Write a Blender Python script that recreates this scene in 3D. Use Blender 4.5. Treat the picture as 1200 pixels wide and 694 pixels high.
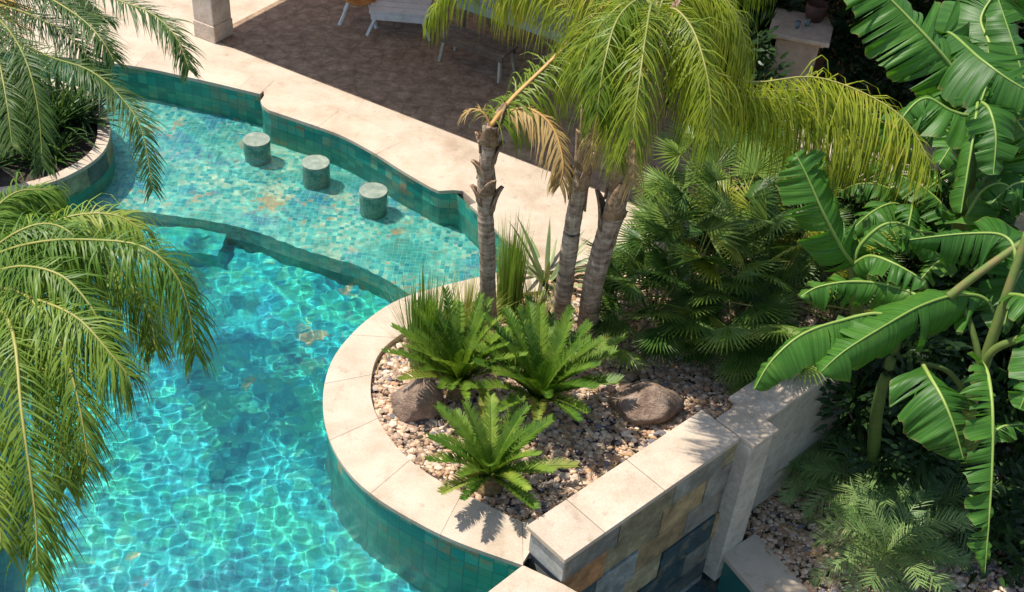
import bpy, bmesh, math, random
from mathutils import Vector, Matrix, noise
from mathutils.geometry import tessellate_polygon
R = random.Random(7)
for o in list(bpy.data.objects): bpy.data.objects.remove(o)
SC = bpy.context.scene
COL = SC.collection
# ------------------------------------------------------------------ camera
PW, PH, FPX = 1200., 694., 1400.
PITCH = math.radians(39)
ROLL = math.asin(150 / (FPX / math.tan(PITCH)))
CAM = Vector((0, 0, 9.0))
FW = Vector((0, math.cos(PITCH), -math.sin(PITCH)))
RT0 = Vector((1, 0, 0)); UP0 = RT0.cross(FW)
RT = RT0 * math.cos(ROLL) + UP0 * math.sin(ROLL)
UP = UP0 * math.cos(ROLL) - RT0 * math.sin(ROLL)
cd = bpy.data.cameras.new('camera'); cam = bpy.data.objects.new('camera', cd); COL.objects.link(cam)
cd.sensor_width = 36; cd.lens = FPX / PW * 36; cd.clip_end = 2000; cd.clip_start = .1
m = Matrix((RT, UP, -FW)).transposed().to_4x4(); m.translation = CAM
cam.matrix_world = m
SC.camera = cam
# ------------------------------------------------------------------ light
TOSUN = Vector((-.46, .15, 1)).normalized()
w = bpy.data.worlds.new('World'); SC.world = w; w.use_nodes = True
nt = w.node_tree; bgn = nt.nodes['Background']
sky = nt.nodes.new('ShaderNodeTexSky'); sky.sky_type = 'NISHITA'; sky.sun_disc = False
sky.sun_elevation = math.asin(TOSUN.z); sky.sun_rotation = math.atan2(TOSUN.x, TOSUN.y)
nt.links.new(sky.outputs[0], bgn.inputs[0]); bgn.inputs[1].default_value = .14
sd = bpy.data.lights.new('sun', 'SUN'); sun = bpy.data.objects.new('sun', sd); COL.objects.link(sun)
sd.energy = 4.6; sd.angle = math.radians(.5); sd.color = (1, .94, .84)
sun.rotation_euler = TOSUN.to_track_quat('Z', 'Y').to_euler(); sun.location = TOSUN * 40
sd.cycles.is_caustics_light = True
SC.view_settings.view_transform = 'Standard'; SC.view_settings.look = 'None'
SC.view_settings.exposure = 0.5; SC.view_settings.gamma = 1
SC.cycles.use_denoising = True
SC.cycles.max_bounces = 10; SC.cycles.transparent_max_bounces = 12
SC.cycles.transmission_bounces = 8; SC.cycles.diffuse_bounces = 4
SC.cycles.sample_clamp_indirect = 6

# ------------------------------------------------------------------ pixel helpers
def ray(x, y): return (FW * FPX + RT * (x - PW / 2) - UP * (y - PH / 2)) / FPX
def P(x, y, z=0.):
    d = ray(x, y); return CAM + d * ((z - CAM.z) / d.z)
def Pd(x, y, depth): return CAM + ray(x, y) * depth
WZ = -.31
def Pw(x, y, z):                       # a point under water seen through the flat surface
    p = P(x, y, WZ); d = ray(x, y).normalized()
    h = Vector((d.x, d.y, 0)) / 1.333
    d2 = Vector((h.x, h.y, -math.sqrt(1 - h.length_squared)))
    return p + d2 * ((z - WZ) / d2.z)
# ------------------------------------------------------------------ mesh helpers
class MB:
    def __init__(s): s.v = []; s.f = []; s.uv = None; s.col = None
    def quadstrip(s, rows, closed=False):
        b = len(s.v); n = len(rows[0])
        for r in rows: s.v.extend(r)
        for i in range(len(rows) - 1):
            for j in range(n if closed else n - 1):
                k = (j + 1) % n
                s.f.append((b + i * n + j, b + i * n + k, b + (i + 1) * n + k, b + (i + 1) * n + j))
        return b
    def tube(s, pts, radii, n=8, cap=True, squash=1.0):
        up = Vector((0, 0, 1)); rows = []
        for i, p in enumerate(pts):
            t = (pts[min(i + 1, len(pts) - 1)] - pts[max(i - 1, 0)]).normalized()
            a = t.cross(up)
            if a.length < .05: a = t.cross(Vector((0, 1, 0)))
            a.normalize(); b_ = a.cross(t)
            r = radii[i]
            rows.append([p + (a * math.cos(q * 2 * math.pi / n) + b_ * squash * math.sin(q * 2 * math.pi / n)) * r for q in range(n)])
        b = s.quadstrip(rows, True)
        if cap:
            s.f.append(tuple(b + q for q in range(n))[::-1]); e = b + (len(pts) - 1) * n
            s.f.append(tuple(e + q for q in range(n)))
    def box(s, c, sx, sy, sz, rz=0., taper=1.0):
        b = len(s.v); ca, sa = math.cos(rz), math.sin(rz)
        for dz, k in ((-.5, 1.), (.5, taper)):
            for dx, dy in ((-.5, -.5), (.5, -.5), (.5, .5), (-.5, .5)):
                x, y = dx * sx * k, dy * sy * k
                s.v.append(Vector((c[0] + x * ca - y * sa, c[1] + x * sa + y * ca, c[2] + dz * sz)))
        s.f += [(b + 3, b + 2, b + 1, b), (b + 4, b + 5, b + 6, b + 7)] + [(b + i, b + (i + 1) % 4, b + 4 + (i + 1) % 4, b + 4 + i) for i in range(4)]
    def prism(s, poly, z0, z1):
        b = len(s.v); n = len(poly)
        for z in (z0, z1):
            for p in poly: s.v.append(Vector((p[0], p[1], z)))
        for tri in tessellate_polygon([[Vector((p[0], p[1], 0)) for p in poly]]):
            a, c, d = tri
            nz = (Vector(poly[c][:2]) - Vector(poly[a][:2])).cross(Vector(poly[d][:2]) - Vector(poly[a][:2])) if False else 0
            s.f.append((b + n + a, b + n + c, b + n + d)); s.f.append((b + a, b + d, b + c))
        for i in range(n):
            j = (i + 1) % n; s.f.append((b + i, b + j, b + n + j, b + n + i))
    def build(s, name, mat, parent=None, smooth=False, bevel=0, fix=True):
        me = bpy.data.meshes.new(name); me.from_pydata([tuple(v) for v in s.v], [], s.f)
        if fix:
            bm = bmesh.new(); bm.from_mesh(me); bmesh.ops.recalc_face_normals(bm, faces=bm.faces); bm.to_mesh(me); bm.free()
        if s.uv:
            l = me.uv_layers.new(name='UVMap')
            for lp in me.loops: l.data[lp.index].uv = s.uv[lp.vertex_index]
        if s.col:
            ca = me.color_attributes.new('Col', 'FLOAT_COLOR', 'POINT')
            for i, c in enumerate(s.col): ca.data[i].color = c
        if smooth:
            for p in me.polygons: p.use_smooth = True
        me.materials.append(mat)
        return link(name, me, parent, bevel)
def link(name, me, parent=None, bevel=0):
    o = bpy.data.objects.new(name, me); COL.objects.link(o)
    if parent is not None:
        o.parent = parent; o.matrix_parent_inverse = Matrix.Translation(-Vector(parent.location)) if parent.type == 'EMPTY' else parent.matrix_world.inverted()
    if bevel:
        b = o.modifiers.new('b', 'BEVEL'); b.width = bevel; b.segments = 2; b.limit_method = 'ANGLE'
    return o
def thing(name, label, cat, loc=(0, 0, 0), group=None):
    o = bpy.data.objects.new(name, None); COL.objects.link(o); o.location = loc; o.empty_display_size = .2
    return tag(o, label, cat, group)
def tag(o, label=None, cat=None, group=None, kind=None):
    if label: o['label'] = label
    if cat: o['category'] = cat
    if group: o['group'] = group
    if kind: o['kind'] = kind
    return o
def spline(pts, n):
    out = []; k = len(pts)
    for i in range(n + 1):
        t = i / n * (k - 1); j = min(int(t), k - 2); u = t - j
        p0, p1, p2, p3 = pts[max(j - 1, 0)], pts[j], pts[j + 1], pts[min(j + 2, k - 1)]
        out.append(.5 * ((2 * p1) + (p2 - p0) * u + (2 * p0 - 5 * p1 + 4 * p2 - p3) * u * u + (3 * p1 - p0 - 3 * p2 + p3) * u ** 3))
    return out
# ------------------------------------------------------------------ materials
def newmat(name):
    mt = bpy.data.materials.new(name); mt.use_nodes = True
    n = mt.node_tree; b = n.nodes['Principled BSDF']
    return mt, n, b
def nd(n, t, **kw):
    x = n.nodes.new(t)
    for k, v in kw.items():
        if k.startswith('i_'): x.inputs[k[2:].replace('_', ' ')].default_value = v
        else: setattr(x, k, v)
    return x
def ramp(n, fac, stops, interp='LINEAR'):
    r = n.nodes.new('ShaderNodeValToRGB'); e = r.color_ramp.elements; r.color_ramp.interpolation = interp
    while len(e) < len(stops): e.new(.5)
    for i, (p, c) in enumerate(stops): e[i].position = p; e[i].color = (*c, 1)
    n.links.new(fac, r.inputs[0]); return r.outputs[0]
def mixc(n, fac, a, b, mode='MIX'):
    x = n.nodes.new('ShaderNodeMix'); x.data_type = 'RGBA'; x.blend_type = mode
    for s, v in ((x.inputs[0], fac), (x.inputs[6], a), (x.inputs[7], b)):
        if hasattr(v, 'is_output'): n.links.new(v, s)
        else: s.default_value = v if isinstance(v, (int, float)) else (*v, 1)
    return x.outputs[2]
def noise_tex(n, vec, scale, detail=4, rough=.55):
    x = nd(n, 'ShaderNodeTexNoise'); x.inputs['Scale'].default_value = scale; x.inputs['Detail'].default_value = detail; x.inputs['Roughness'].default_value = rough
    n.links.new(vec, x.inputs['Vector']); return x.outputs[0]
def bump(n, b, h, strength, dist=.02):
    x = nd(n, 'ShaderNodeBump'); x.inputs['Strength'].default_value = strength; x.inputs['Distance'].default_value = dist
    n.links.new(h, x.inputs['Height']); n.links.new(x.outputs[0], b.inputs['Normal'])
def stone(name, c1, c2, c3, rough=.75, scale=3., bstr=.25, fine=60., rnd=.12):
    mt, n, b = newmat(name); tc = nd(n, 'ShaderNodeNewGeometry').outputs['Position']
    a = ramp(n, noise_tex(n, tc, scale, 6, .6), [(.3, c1), (.52, c2), (.72, c3)])
    f = noise_tex(n, tc, fine, 4, .7)
    oi = nd(n, 'ShaderNodeObjectInfo').outputs['Random']
    mr = nd(n, 'ShaderNodeMapRange'); mr.inputs[3].default_value = 1 - rnd; mr.inputs[4].default_value = 1 + rnd; n.links.new(oi, mr.inputs[0])
    mf = nd(n, 'ShaderNodeMapRange'); mf.inputs[1].default_value = .3; mf.inputs[2].default_value = .7; mf.inputs[3].default_value = .82; mf.inputs[4].default_value = 1.12; n.links.new(f, mf.inputs[0])
    mu = nd(n, 'ShaderNodeMath', operation='MULTIPLY'); n.links.new(mr.outputs[0], mu.inputs[0]); n.links.new(mf.outputs[0], mu.inputs[1])
    v = nd(n, 'ShaderNodeVectorMath', operation='SCALE'); n.links.new(a, v.inputs[0]); n.links.new(mu.outputs[0], v.inputs['Scale'])
    n.links.new(v.outputs[0], b.inputs['Base Color']); b.inputs['Roughness'].default_value = rough
    bump(n, b, f, bstr, .01)
    return mt
def leafmat(name, c1, c2, tint=None, rough=.42, trans=.35, tcol=None, scale=2.5, streak=None, spec=.32, edge=False):
    mt, n, b = newmat(name); tc = nd(n, 'ShaderNodeNewGeometry').outputs['Position']
    oi = nd(n, 'ShaderNodeObjectInfo').outputs['Random']
    nz = noise_tex(n, tc, scale, 5, .7)
    ad = nd(n, 'ShaderNodeMath', operation='ADD'); n.links.new(nz, ad.inputs[0])
    sc = nd(n, 'ShaderNodeMath', operation='MULTIPLY_ADD'); sc.inputs[1].default_value = .4; sc.inputs[2].default_value = -.2; n.links.new(oi, sc.inputs[0]); n.links.new(sc.outputs[0], ad.inputs[1])
    stops = [(.3, c1), (.68, c2)] + ([(.86, tint)] if tint else [])
    c = ramp(n, ad.outputs[0], stops)
    if streak:
        at = nd(n, 'ShaderNodeUVMap'); sx = nd(n, 'ShaderNodeSeparateXYZ'); n.links.new(at.outputs[0], sx.inputs[0])
        cb = nd(n, 'ShaderNodeCombineXYZ'); n.links.new(sx.outputs[0], cb.inputs[0]); 
        s2 = noise_tex(n, cb.outputs[0], streak, 3, .6)
        c = mixc(n, .45, c, ramp(n, s2, [(.35, tuple(q * .55 for q in c1)), (.65, tuple(min(1, q * 1.5) for q in c2))]))
        bump(n, b, s2, .5, .02)
    if edge:
        uvn = nd(n, 'ShaderNodeUVMap'); sp = nd(n, 'ShaderNodeSeparateXYZ'); n.links.new(uvn.outputs[0], sp.inputs[0])
        en = noise_tex(n, tc, 14, 4, .7); ea = nd(n, 'ShaderNodeMath', operation='MULTIPLY_ADD'); ea.inputs[1].default_value = .5; n.links.new(en, ea.inputs[0]); n.links.new(sp.outputs[1], ea.inputs[2])
        em = nd(n, 'ShaderNodeMapRange'); em.inputs[1].default_value = 1.2; em.inputs[2].default_value = 1.36; n.links.new(ea.outputs[0], em.inputs[0])
        c = mixc(n, em.outputs[0], c, (.34, .24, .08))
        sn = noise_tex(n, tc, 55, 2, .5); sm = nd(n, 'ShaderNodeMapRange'); sm.inputs[1].default_value = .72; sm.inputs[2].default_value = .76; sm.inputs[4].default_value = .6; n.links.new(sn, sm.inputs[0])
        c = mixc(n, sm.outputs[0], c, (.20, .15, .05))
    n.links.new(c, b.inputs['Base Color']); b.inputs['Roughness'].default_value = rough
    b.inputs['Specular IOR Level'].default_value = spec
    tr = nd(n, 'ShaderNodeBsdfTranslucent')
    tv = mixc(n, 1., c, tcol or (1.0, 1.0, .45), 'MULTIPLY'); n.links.new(tv, tr.inputs[0])
    mx = nd(n, 'ShaderNodeMixShader'); mx.inputs[0].default_value = trans
    n.links.new(b.outputs[0], mx.inputs[1]); n.links.new(tr.outputs[0], mx.inputs[2])
    n.links.new(mx.outputs[0], n.nodes['Material Output'].inputs[0])
    return mt
def tilemat(name, stops, size=.12, grout=(.25, .4, .38), patch=.9, rough=.3, pscale=1.3, gw=.05, patches=()):
    mt, n, b = newmat(name); uv = nd(n, 'ShaderNodeUVMap').outputs[0]
    br = nd(n, 'ShaderNodeTexBrick'); br.offset = 0; br.squash = 1
    br.inputs['Color1'].default_value = (0, 0, 0, 1); br.inputs['Color2'].default_value = (1, 1, 1, 1); br.inputs['Mortar'].default_value = (.5, .5, .5, 1)
    br.inputs['Scale'].default_value = 1; br.inputs['Brick Width'].default_value = size; br.inputs['Row Height'].default_value = size
    br.inputs['Mortar Size'].default_value = size * gw; br.inputs['Bias'].default_value = 0
    n.links.new(uv, br.inputs['Vector'])
    big = noise_tex(n, uv, pscale, 3, .6)
    # per tile random from the tile's own cell
    sx = nd(n, 'ShaderNodeVectorMath', operation='SCALE'); sx.inputs['Scale'].default_value = 1 / size; n.links.new(uv, sx.inputs[0])
    fl = nd(n, 'ShaderNodeVectorMath', operation='FLOOR'); n.links.new(sx.outputs[0], fl.inputs[0])
    wn = nd(n, 'ShaderNodeTexWhiteNoise'); wn.noise_dimensions = '2D'; n.links.new(fl.outputs[0], wn.inputs['Vector'])
    ad = nd(n, 'ShaderNodeMath', operation='MULTIPLY_ADD'); ad.inputs[1].default_value = 1 - patch * .5
    n.links.new(wn.outputs[0], ad.inputs[0])
    s2 = nd(n, 'ShaderNodeMapRange'); s2.inputs[1].default_value = .25; s2.inputs[2].default_value = .75; s2.inputs[3].default_value = -.05; s2.inputs[4].default_value = patch * .5 + .05; n.links.new(big, s2.inputs[0])
    n.links.new(s2.outputs[0], ad.inputs[2])
    c = ramp(n, ad.outputs[0], stops)
    for sd_, lo, hi, pc_ in patches:
        ofs = nd(n, 'ShaderNodeVectorMath', operation='ADD'); ofs.inputs[1].default_value = (sd_ * 7.3, sd_ * 3.1, 0); n.links.new(uv, ofs.inputs[0])
        pn = noise_tex(n, ofs.outputs[0], 1.1, 5, .65)
        pj = nd(n, 'ShaderNodeMath', operation='MULTIPLY_ADD'); pj.inputs[1].default_value = .12; n.links.new(wn.outputs[0], pj.inputs[0]); n.links.new(pn, pj.inputs[2])
        pm = nd(n, 'ShaderNodeMapRange'); pm.inputs[1].default_value = lo; pm.inputs[2].default_value = hi; pm.inputs[4].default_value = .85; n.links.new(pj.outputs[0], pm.inputs[0])
        c = mixc(n, pm.outputs[0], c, pc_)
    fz = noise_tex(n, uv, 35, 4, .7)
    c = mixc(n, .5, c, ramp(n, fz, [(.3, (.35, .35, .35)), (.7, (1, 1, 1))]), 'MULTIPLY')
    c = mixc(n, br.outputs['Fac'], c, grout)
    n.links.new(c, b.inputs['Base Color']); b.inputs['Roughness'].default_value = rough
    bump(n, b, fz, .2, .01)
    return mt
M = {}
M['cream'] = stone('cream_limestone', (.43, .335, .245), (.51, .415, .315), (.57, .47, .37), .8, 2.2, .2, rnd=.06)
M['terrace'] = stone('shade_brown_stamped_paving', (.17, .115, .08), (.27, .19, .14), (.36, .27, .2), .85, 4, .9, 9)
def stain(mt, lo, hi, col, sc_, amt):
    n = mt.node_tree; b = n.nodes['Principled BSDF']; geo = nd(n, 'ShaderNodeNewGeometry').outputs['Position']
    v = noise_tex(n, geo, sc_, 7, .68); mr = nd(n, 'ShaderNodeMapRange'); mr.inputs[1].default_value = lo; mr.inputs[2].default_value = hi; mr.inputs[4].default_value = amt; n.links.new(v, mr.inputs[0])
    n.links.new(mixc(n, mr.outputs[0], b.inputs['Base Color'].links[0].from_socket, col, 'MULTIPLY'), b.inputs['Base Color'])
stain(M['cream'], .5, .72, (.72, .62, .52), 1.3, .8); stain(M['cream'], .58, .7, (.62, .58, .52), 6., .6)
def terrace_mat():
    mt = stone('shade_brown_stamped_paving', (.16, .10, .06), (.28, .185, .115), (.40, .285, .19), .85, 5, .9, 11)  # stamped stone; its brown also paints in the roof shade over the cream deck
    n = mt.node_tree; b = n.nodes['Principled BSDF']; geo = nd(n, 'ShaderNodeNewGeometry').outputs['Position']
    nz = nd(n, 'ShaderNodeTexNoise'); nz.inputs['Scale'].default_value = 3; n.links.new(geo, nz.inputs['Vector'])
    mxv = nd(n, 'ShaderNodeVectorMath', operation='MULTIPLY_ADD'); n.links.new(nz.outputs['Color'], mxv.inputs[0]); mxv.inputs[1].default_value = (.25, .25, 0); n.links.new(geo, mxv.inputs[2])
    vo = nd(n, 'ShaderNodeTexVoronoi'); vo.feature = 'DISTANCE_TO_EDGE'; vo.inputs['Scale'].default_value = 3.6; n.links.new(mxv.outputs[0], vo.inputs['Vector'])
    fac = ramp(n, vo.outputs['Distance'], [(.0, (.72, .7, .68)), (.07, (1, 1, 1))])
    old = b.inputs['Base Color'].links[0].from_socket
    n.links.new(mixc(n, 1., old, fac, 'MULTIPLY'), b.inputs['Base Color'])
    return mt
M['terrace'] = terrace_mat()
M['pillar'] = stone('weathered_stone', (.42, .33, .25), (.58, .47, .37), (.66, .56, .46), .8, 5, .3, 30)
M['plaster'] = stone('grey_plaster', (.32, .285, .225), (.42, .38, .30), (.5, .455, .37), .8, 6, .4, 25)
M['endface'] = stone('grey_granite', (.20, .21, .20), (.30, .31, .29), (.40, .40, .37), .7, 12, .4, 90)
M['soil'] = stone('dark_soil', (.03, .02, .014), (.055, .038, .026), (.09, .065, .045), .95, 6, .8, 25)
M['ground'] = stone('earth', (.08, .065, .04), (.12, .1, .06), (.16, .13, .08), .95, .5, .5, 6)
M['boulder'] = stone('boulder_stone', (.20, .125, .085), (.38, .26, .185), (.56, .42, .32), .85, 7, .9, 35)
[x for x in M['boulder'].node_tree.nodes if x.type == 'BUMP'][0].inputs['Distance'].default_value = .06
M['wood'] = stone('dark_wood', (.08, .055, .04), (.14, .10, .07), (.22, .165, .12), .6, 9, .3, 40)
M['slats_white'] = stone('white_paint', (.5, .5, .49), (.6, .6, .59), (.68, .68, .66), .5, 6, .1, 40)
M['bluegrey'] = stone('blue_grey_cover', (.22, .28, .33), (.30, .37, .43), (.38, .45, .5), .7, 5, .2, 30)
M['orange'] = stone('orange_fabric', (.42, .16, .04), (.55, .23, .06), (.62, .3, .09), .85, 6, .3, 40)
M['terracotta'] = stone('dark_clay', (.06, .025, .018), (.1, .045, .03), (.15, .07, .05), .7, 6, .2, 40)
M['bark'] = stone('palm_bark', (.16, .115, .08), (.36, .28, .21), (.56, .47, .38), .9, 11, 1., 38)
def bark_mat():
    mt, n, b = newmat('palm_bark'); geo = nd(n, 'ShaderNodeNewGeometry').outputs['Position']
    sc_ = nd(n, 'ShaderNodeVectorMath', operation='MULTIPLY'); sc_.inputs[1].default_value = (1, 1, .16); n.links.new(geo, sc_.inputs[0])
    v = noise_tex(n, sc_.outputs[0], 26, 6, .7); h = nd(n, 'ShaderNodeVectorMath', operation='MULTIPLY'); h.inputs[1].default_value = (.25, .25, 1); n.links.new(geo, h.inputs[0])
    hr = noise_tex(n, h.outputs[0], 22, 5, .65); big = noise_tex(n, geo, 5, 3, .6)
    c = ramp(n, v, [(.34, (.13, .085, .055)), (.5, (.38, .27, .185)), (.66, (.64, .51, .39))])
    c = mixc(n, .55, c, ramp(n, hr, [(.38, (.13, .085, .055)), (.5, (.42, .31, .22)), (.62, (.66, .54, .42))]))
    c = mixc(n, .6, c, ramp(n, big, [(.35, (.5, .45, .4)), (.6, (1.1, 1.08, 1.05))]), 'MULTIPLY')
    n.links.new(c, b.inputs['Base Color']); b.inputs['Roughness'].default_value = .9
    mm = nd(n, 'ShaderNodeMath', operation='ADD'); n.links.new(v, mm.inputs[0]); n.links.new(hr, mm.inputs[1]); bump(n, b, mm.outputs[0], .9, .025)
    return mt
M['bark'] = bark_mat()
M['bootfib'] = stone('leaf_base_fibre', (.12, .07, .04), (.30, .19, .11), (.50, .36, .24), .9, 18, .8, 50)
M['cycad_stem'] = stone('cycad_stem', (.1, .07, .03), (.2, .13, .05), (.32, .2, .08), .9, 25, 1., 60)
def slate(name, c):
    mt = stone(name, tuple(q * .5 for q in c), c, tuple(min(1, q * 1.6) for q in c), .6, 5, .9, 16, .25)
    n = mt.node_tree; b = n.nodes['Principled BSDF']; geo = nd(n, 'ShaderNodeNewGeometry').outputs['Position']
    oi = nd(n, 'ShaderNodeObjectInfo').outputs['Random']; ad = nd(n, 'ShaderNodeVectorMath', operation='ADD'); n.links.new(geo, ad.inputs[0]); n.links.new(oi, ad.inputs[1])
    v = noise_tex(n, ad.outputs[0], 4.5, 7, .7); mr = nd(n, 'ShaderNodeMapRange'); mr.inputs[1].default_value = .52; mr.inputs[2].default_value = .68; mr.inputs[4].default_value = .65; n.links.new(v, mr.inputs[0])
    c2_ = mixc(n, mr.outputs[0], b.inputs['Base Color'].links[0].from_socket, (.24, .19, .10) if name != 'slate_rust' else (.16, .13, .09))
    n.links.new(c2_, b.inputs['Base Color'])
    bp_ = [x for x in n.nodes if x.type == 'BUMP'][0]; bp_.inputs['Distance'].default_value = .04
    return mt
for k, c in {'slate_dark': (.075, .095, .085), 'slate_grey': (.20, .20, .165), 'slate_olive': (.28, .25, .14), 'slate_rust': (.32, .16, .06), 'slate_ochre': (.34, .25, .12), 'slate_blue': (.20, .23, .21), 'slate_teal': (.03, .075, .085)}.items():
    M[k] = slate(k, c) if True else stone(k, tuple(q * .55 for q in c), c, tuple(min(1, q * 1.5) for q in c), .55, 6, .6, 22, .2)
T = [(.0, (.01, .13, .17)), (.16, (.01, .26, .32)), (.30, (.015, .42, .42)), (.46, (.05, .55, .46)), (.62, (.14, .60, .46)), (.78, (.30, .62, .45)), (.9, (.45, .52, .30)), (.97, (.45, .28, .12))]
TL = [(.0, (.008, .20, .26)), (.18, (.03, .38, .40)), (.36, (.10, .56, .47)), (.54, (.24, .70, .55)), (.72, (.42, .76, .58)), (.88, (.56, .74, .50)), (1., (.60, .56, .32))]
TD = [(.0, (.005, .22, .26)), (.22, (.008, .37, .42)), (.45, (.012, .52, .54)), (.65, (.03, .62, .58)), (.85, (.10, .70, .56)), (1., (.26, .70, .50))]
TW = [(.0, (.006, .14, .12)), (.25, (.01, .24, .18)), (.5, (.02, .34, .25)), (.72, (.07, .42, .28)), (.88, (.24, .38, .21)), (1., (.42, .24, .10))]
M['tile_ledge'] = tilemat('pool_mosaic_ledge', TL, .065, (.30, .56, .46), .75, pscale=1.2, gw=.03, patches=((1, .60, .69, (.008, .24, .42)), (2, .63, .70, (.62, .34, .14)), (3, .62, .70, (.72, .76, .5)), (7, .60, .68, (.02, .36, .30))))
M['tile_deep'] = tilemat('pool_mosaic_deep', TD, .10, (.03, .36, .38), .7, pscale=1.1, gw=.02, patches=((4, .62, .71, (.008, .32, .52)), (5, .70, .75, (.55, .36, .15)), (6, .55, .65, (.04, .60, .40)), (8, .66, .73, (.004, .18, .28))))
M['tile_wall'] = tilemat('pool_wall_tile', TW, .15, (.03, .14, .12), .7, pscale=1.2, gw=.03, patches=((2, .66, .72, (.42, .22, .08)), (3, .60, .68, (.22, .26, .15))))
M['tile_stool'] = tilemat('stool_mosaic', [(.0, (.015, .13, .11)), (.4, (.04, .22, .17)), (.7, (.10, .31, .23)), (1., (.26, .38, .27))], .045, (.2, .25, .2), .7, pscale=3, gw=.06)
M['stooltop'] = stone('stool_top_stone', (.14, .19, .155), (.215, .26, .205), (.31, .34, .27), .6, 9, .2, 40)
# water
mt, n, b = newmat('pool_water'); n.nodes.remove(b)
g = nd(n, 'ShaderNodeBsdfGlass'); g.inputs['IOR'].default_value = 1.333; g.inputs['Roughness'].default_value = 0; g.inputs['Color'].default_value = (.93, 1, 1, 1)
tp = nd(n, 'ShaderNodeBsdfTransparent'); tp.inputs[0].default_value = (.9, 1, 1, 1)
mx = nd(n, 'ShaderNodeMixShader'); mx.inputs[0].default_value = .12
n.links.new(g.outputs[0], mx.inputs[1]); n.links.new(tp.outputs[0], mx.inputs[2]); n.links.new(mx.outputs[0], n.nodes['Material Output'].inputs[0])
M['water'] = mt
mt, n, b = newmat('clear_glass'); b.inputs['Base Color'].default_value = (.75, .85, .9, 1); b.inputs['Roughness'].default_value = .05; b.inputs['Transmission Weight'].default_value = .8
M['glass'] = mt
# gravel: colour carried by each pebble
mt, n, b = newmat('gravel'); a = nd(n, 'ShaderNodeVertexColor'); a.layer_name = 'Col'; n.links.new(a.outputs[0], b.inputs['Base Color']); b.inputs['Roughness'].default_value = .8
M['gravel'] = mt
# leaves
M['frond_queen'] = leafmat('queen_palm_leaflet', (.14, .22, .016), (.36, .41, .035), (.58, .46, .08), .42, .45, scale=5)
M['frond_queen_left'] = leafmat('olive_palm_leaflet', (.10, .20, .022), (.28, .38, .055), (.46, .42, .10), .42, .42, scale=5)
M['frond_date'] = leafmat('date_palm_leaflet', (.025, .065, .010), (.07, .13, .022), (.19, .20, .05), .5, .25, scale=5)
M['frond_dry'] = leafmat('dry_palm_leaflet', (.42, .28, .10), (.60, .44, .20), (.66, .50, .22), .6, .35, (1, .9, .6))
M['rachis'] = leafmat('frond_rachis', (.20, .22, .04), (.34, .31, .08), None, .45, .05)
M['rachis_orange'] = leafmat('frond_rachis_orange', (.45, .24, .07), (.55, .34, .12), None, .5, .05)
M['cycad'] = leafmat('cycad_leaflet', (.07, .16, .016), (.20, .31, .035), (.34, .40, .06), .4, .35, scale=5)
M['fan'] = leafmat('fan_palm_leaf', (.05, .115, .02), (.16, .25, .042), (.31, .38, .09), .38, .33, scale=4)
M['fan_bright'] = leafmat('fan_palm_leaf_young', (.22, .26, .02), (.36, .36, .04), None, .4, .35)
M['banana'] = leafmat('banana_leaf', (.028, .11, .014), (.085, .235, .03), (.20, .34, .05), .42, .45, (.9, 1., .3), 2.2, 34., .4, True)
M['banana_rib'] = leafmat('banana_midrib', (.20, .31, .06), (.31, .41, .10), None, .4, .15)
M['banana_stem'] = leafmat('banana_pseudostem', (.07, .12, .025), (.14, .19, .045), (.24, .16, .07), .55, .05, scale=9)
M['grassy'] = leafmat('ornamental_grass', (.18, .24, .03), (.36, .38, .08), (.56, .48, .2), .5, .35)
M['reed'] = leafmat('horsetail_stem', (.14, .26, .03), (.28, .40, .06), None, .45, .3)
M['agave'] = leafmat('strap_leaf', (.14, .2, .08), (.30, .34, .16), (.48, .46, .26), .4, .15)
M['lily'] = leafmat('lily_leaf', (.02, .055, .012), (.06, .12, .022), (.14, .20, .04), .35, .25)
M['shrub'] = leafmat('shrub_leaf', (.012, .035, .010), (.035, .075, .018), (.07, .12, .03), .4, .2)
M['pygmy'] = leafmat('pygmy_palm_leaflet', (.11, .21, .06), (.25, .36, .12), (.38, .46, .19), .38, .28)
#%%SETTING
# ------------------------------------------------------------------ setting
def chain(px, z=0.): return [P(x, y, z) for x, y in px]
def resample(pts, step, smooth=True):
    fine = spline(pts, len(pts) * 12) if smooth else [a.lerp(b_, i / 12) for a, b_ in zip(pts, pts[1:]) for i in range(12)] + [pts[-1]]
    L = [0]
    for a, b_ in zip(fine, fine[1:]): L.append(L[-1] + (b_ - a).length)
    n = max(1, round(L[-1] / step)); out = []; j = 0
    for i in range(n + 1):
        s = L[-1] * i / n
        while j < len(L) - 2 and L[j + 1] < s: j += 1
        u = (s - L[j]) / max(1e-9, L[j + 1] - L[j]); out.append(fine[j].lerp(fine[j + 1], min(1, max(0, u))))
    return out
edgeA = resample(chain([(-160, 42), (-60, 50), (0, 57), (150, 75), (230, 91), (306, 109)]), .12)
edgeN = chain([(306, 117), (309, 123)])
edgeB = resample(chain([(316, 128), (355, 141), (400, 157), (440, 178), (470, 197), (504, 217), (516, 222.5)]), .12)
edgeC = chain([(535, 223)])
edgeD = resample(chain([(553, 239), (582, 266), (619, 312)]), .12)
plo = resample(chain([(619, 313), (585, 321), (555, 328), (510, 339), (468, 353), (430, 378), (400, 410), (386, 440), (382, 475), (389, 512), (408, 547), (440, 578), (490, 609), (540, 633), (613, 659)]), .12)
pli = resample(chain([(640, 340), (600, 345), (560, 352), (515, 366), (471, 391), (444, 415), (435, 445), (437, 475), (455, 511), (483, 541), (514, 563), (549, 581), (612, 612)]), .12)
right_low = chain([(607, 663), (570, 694), (480, 775)])
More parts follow.
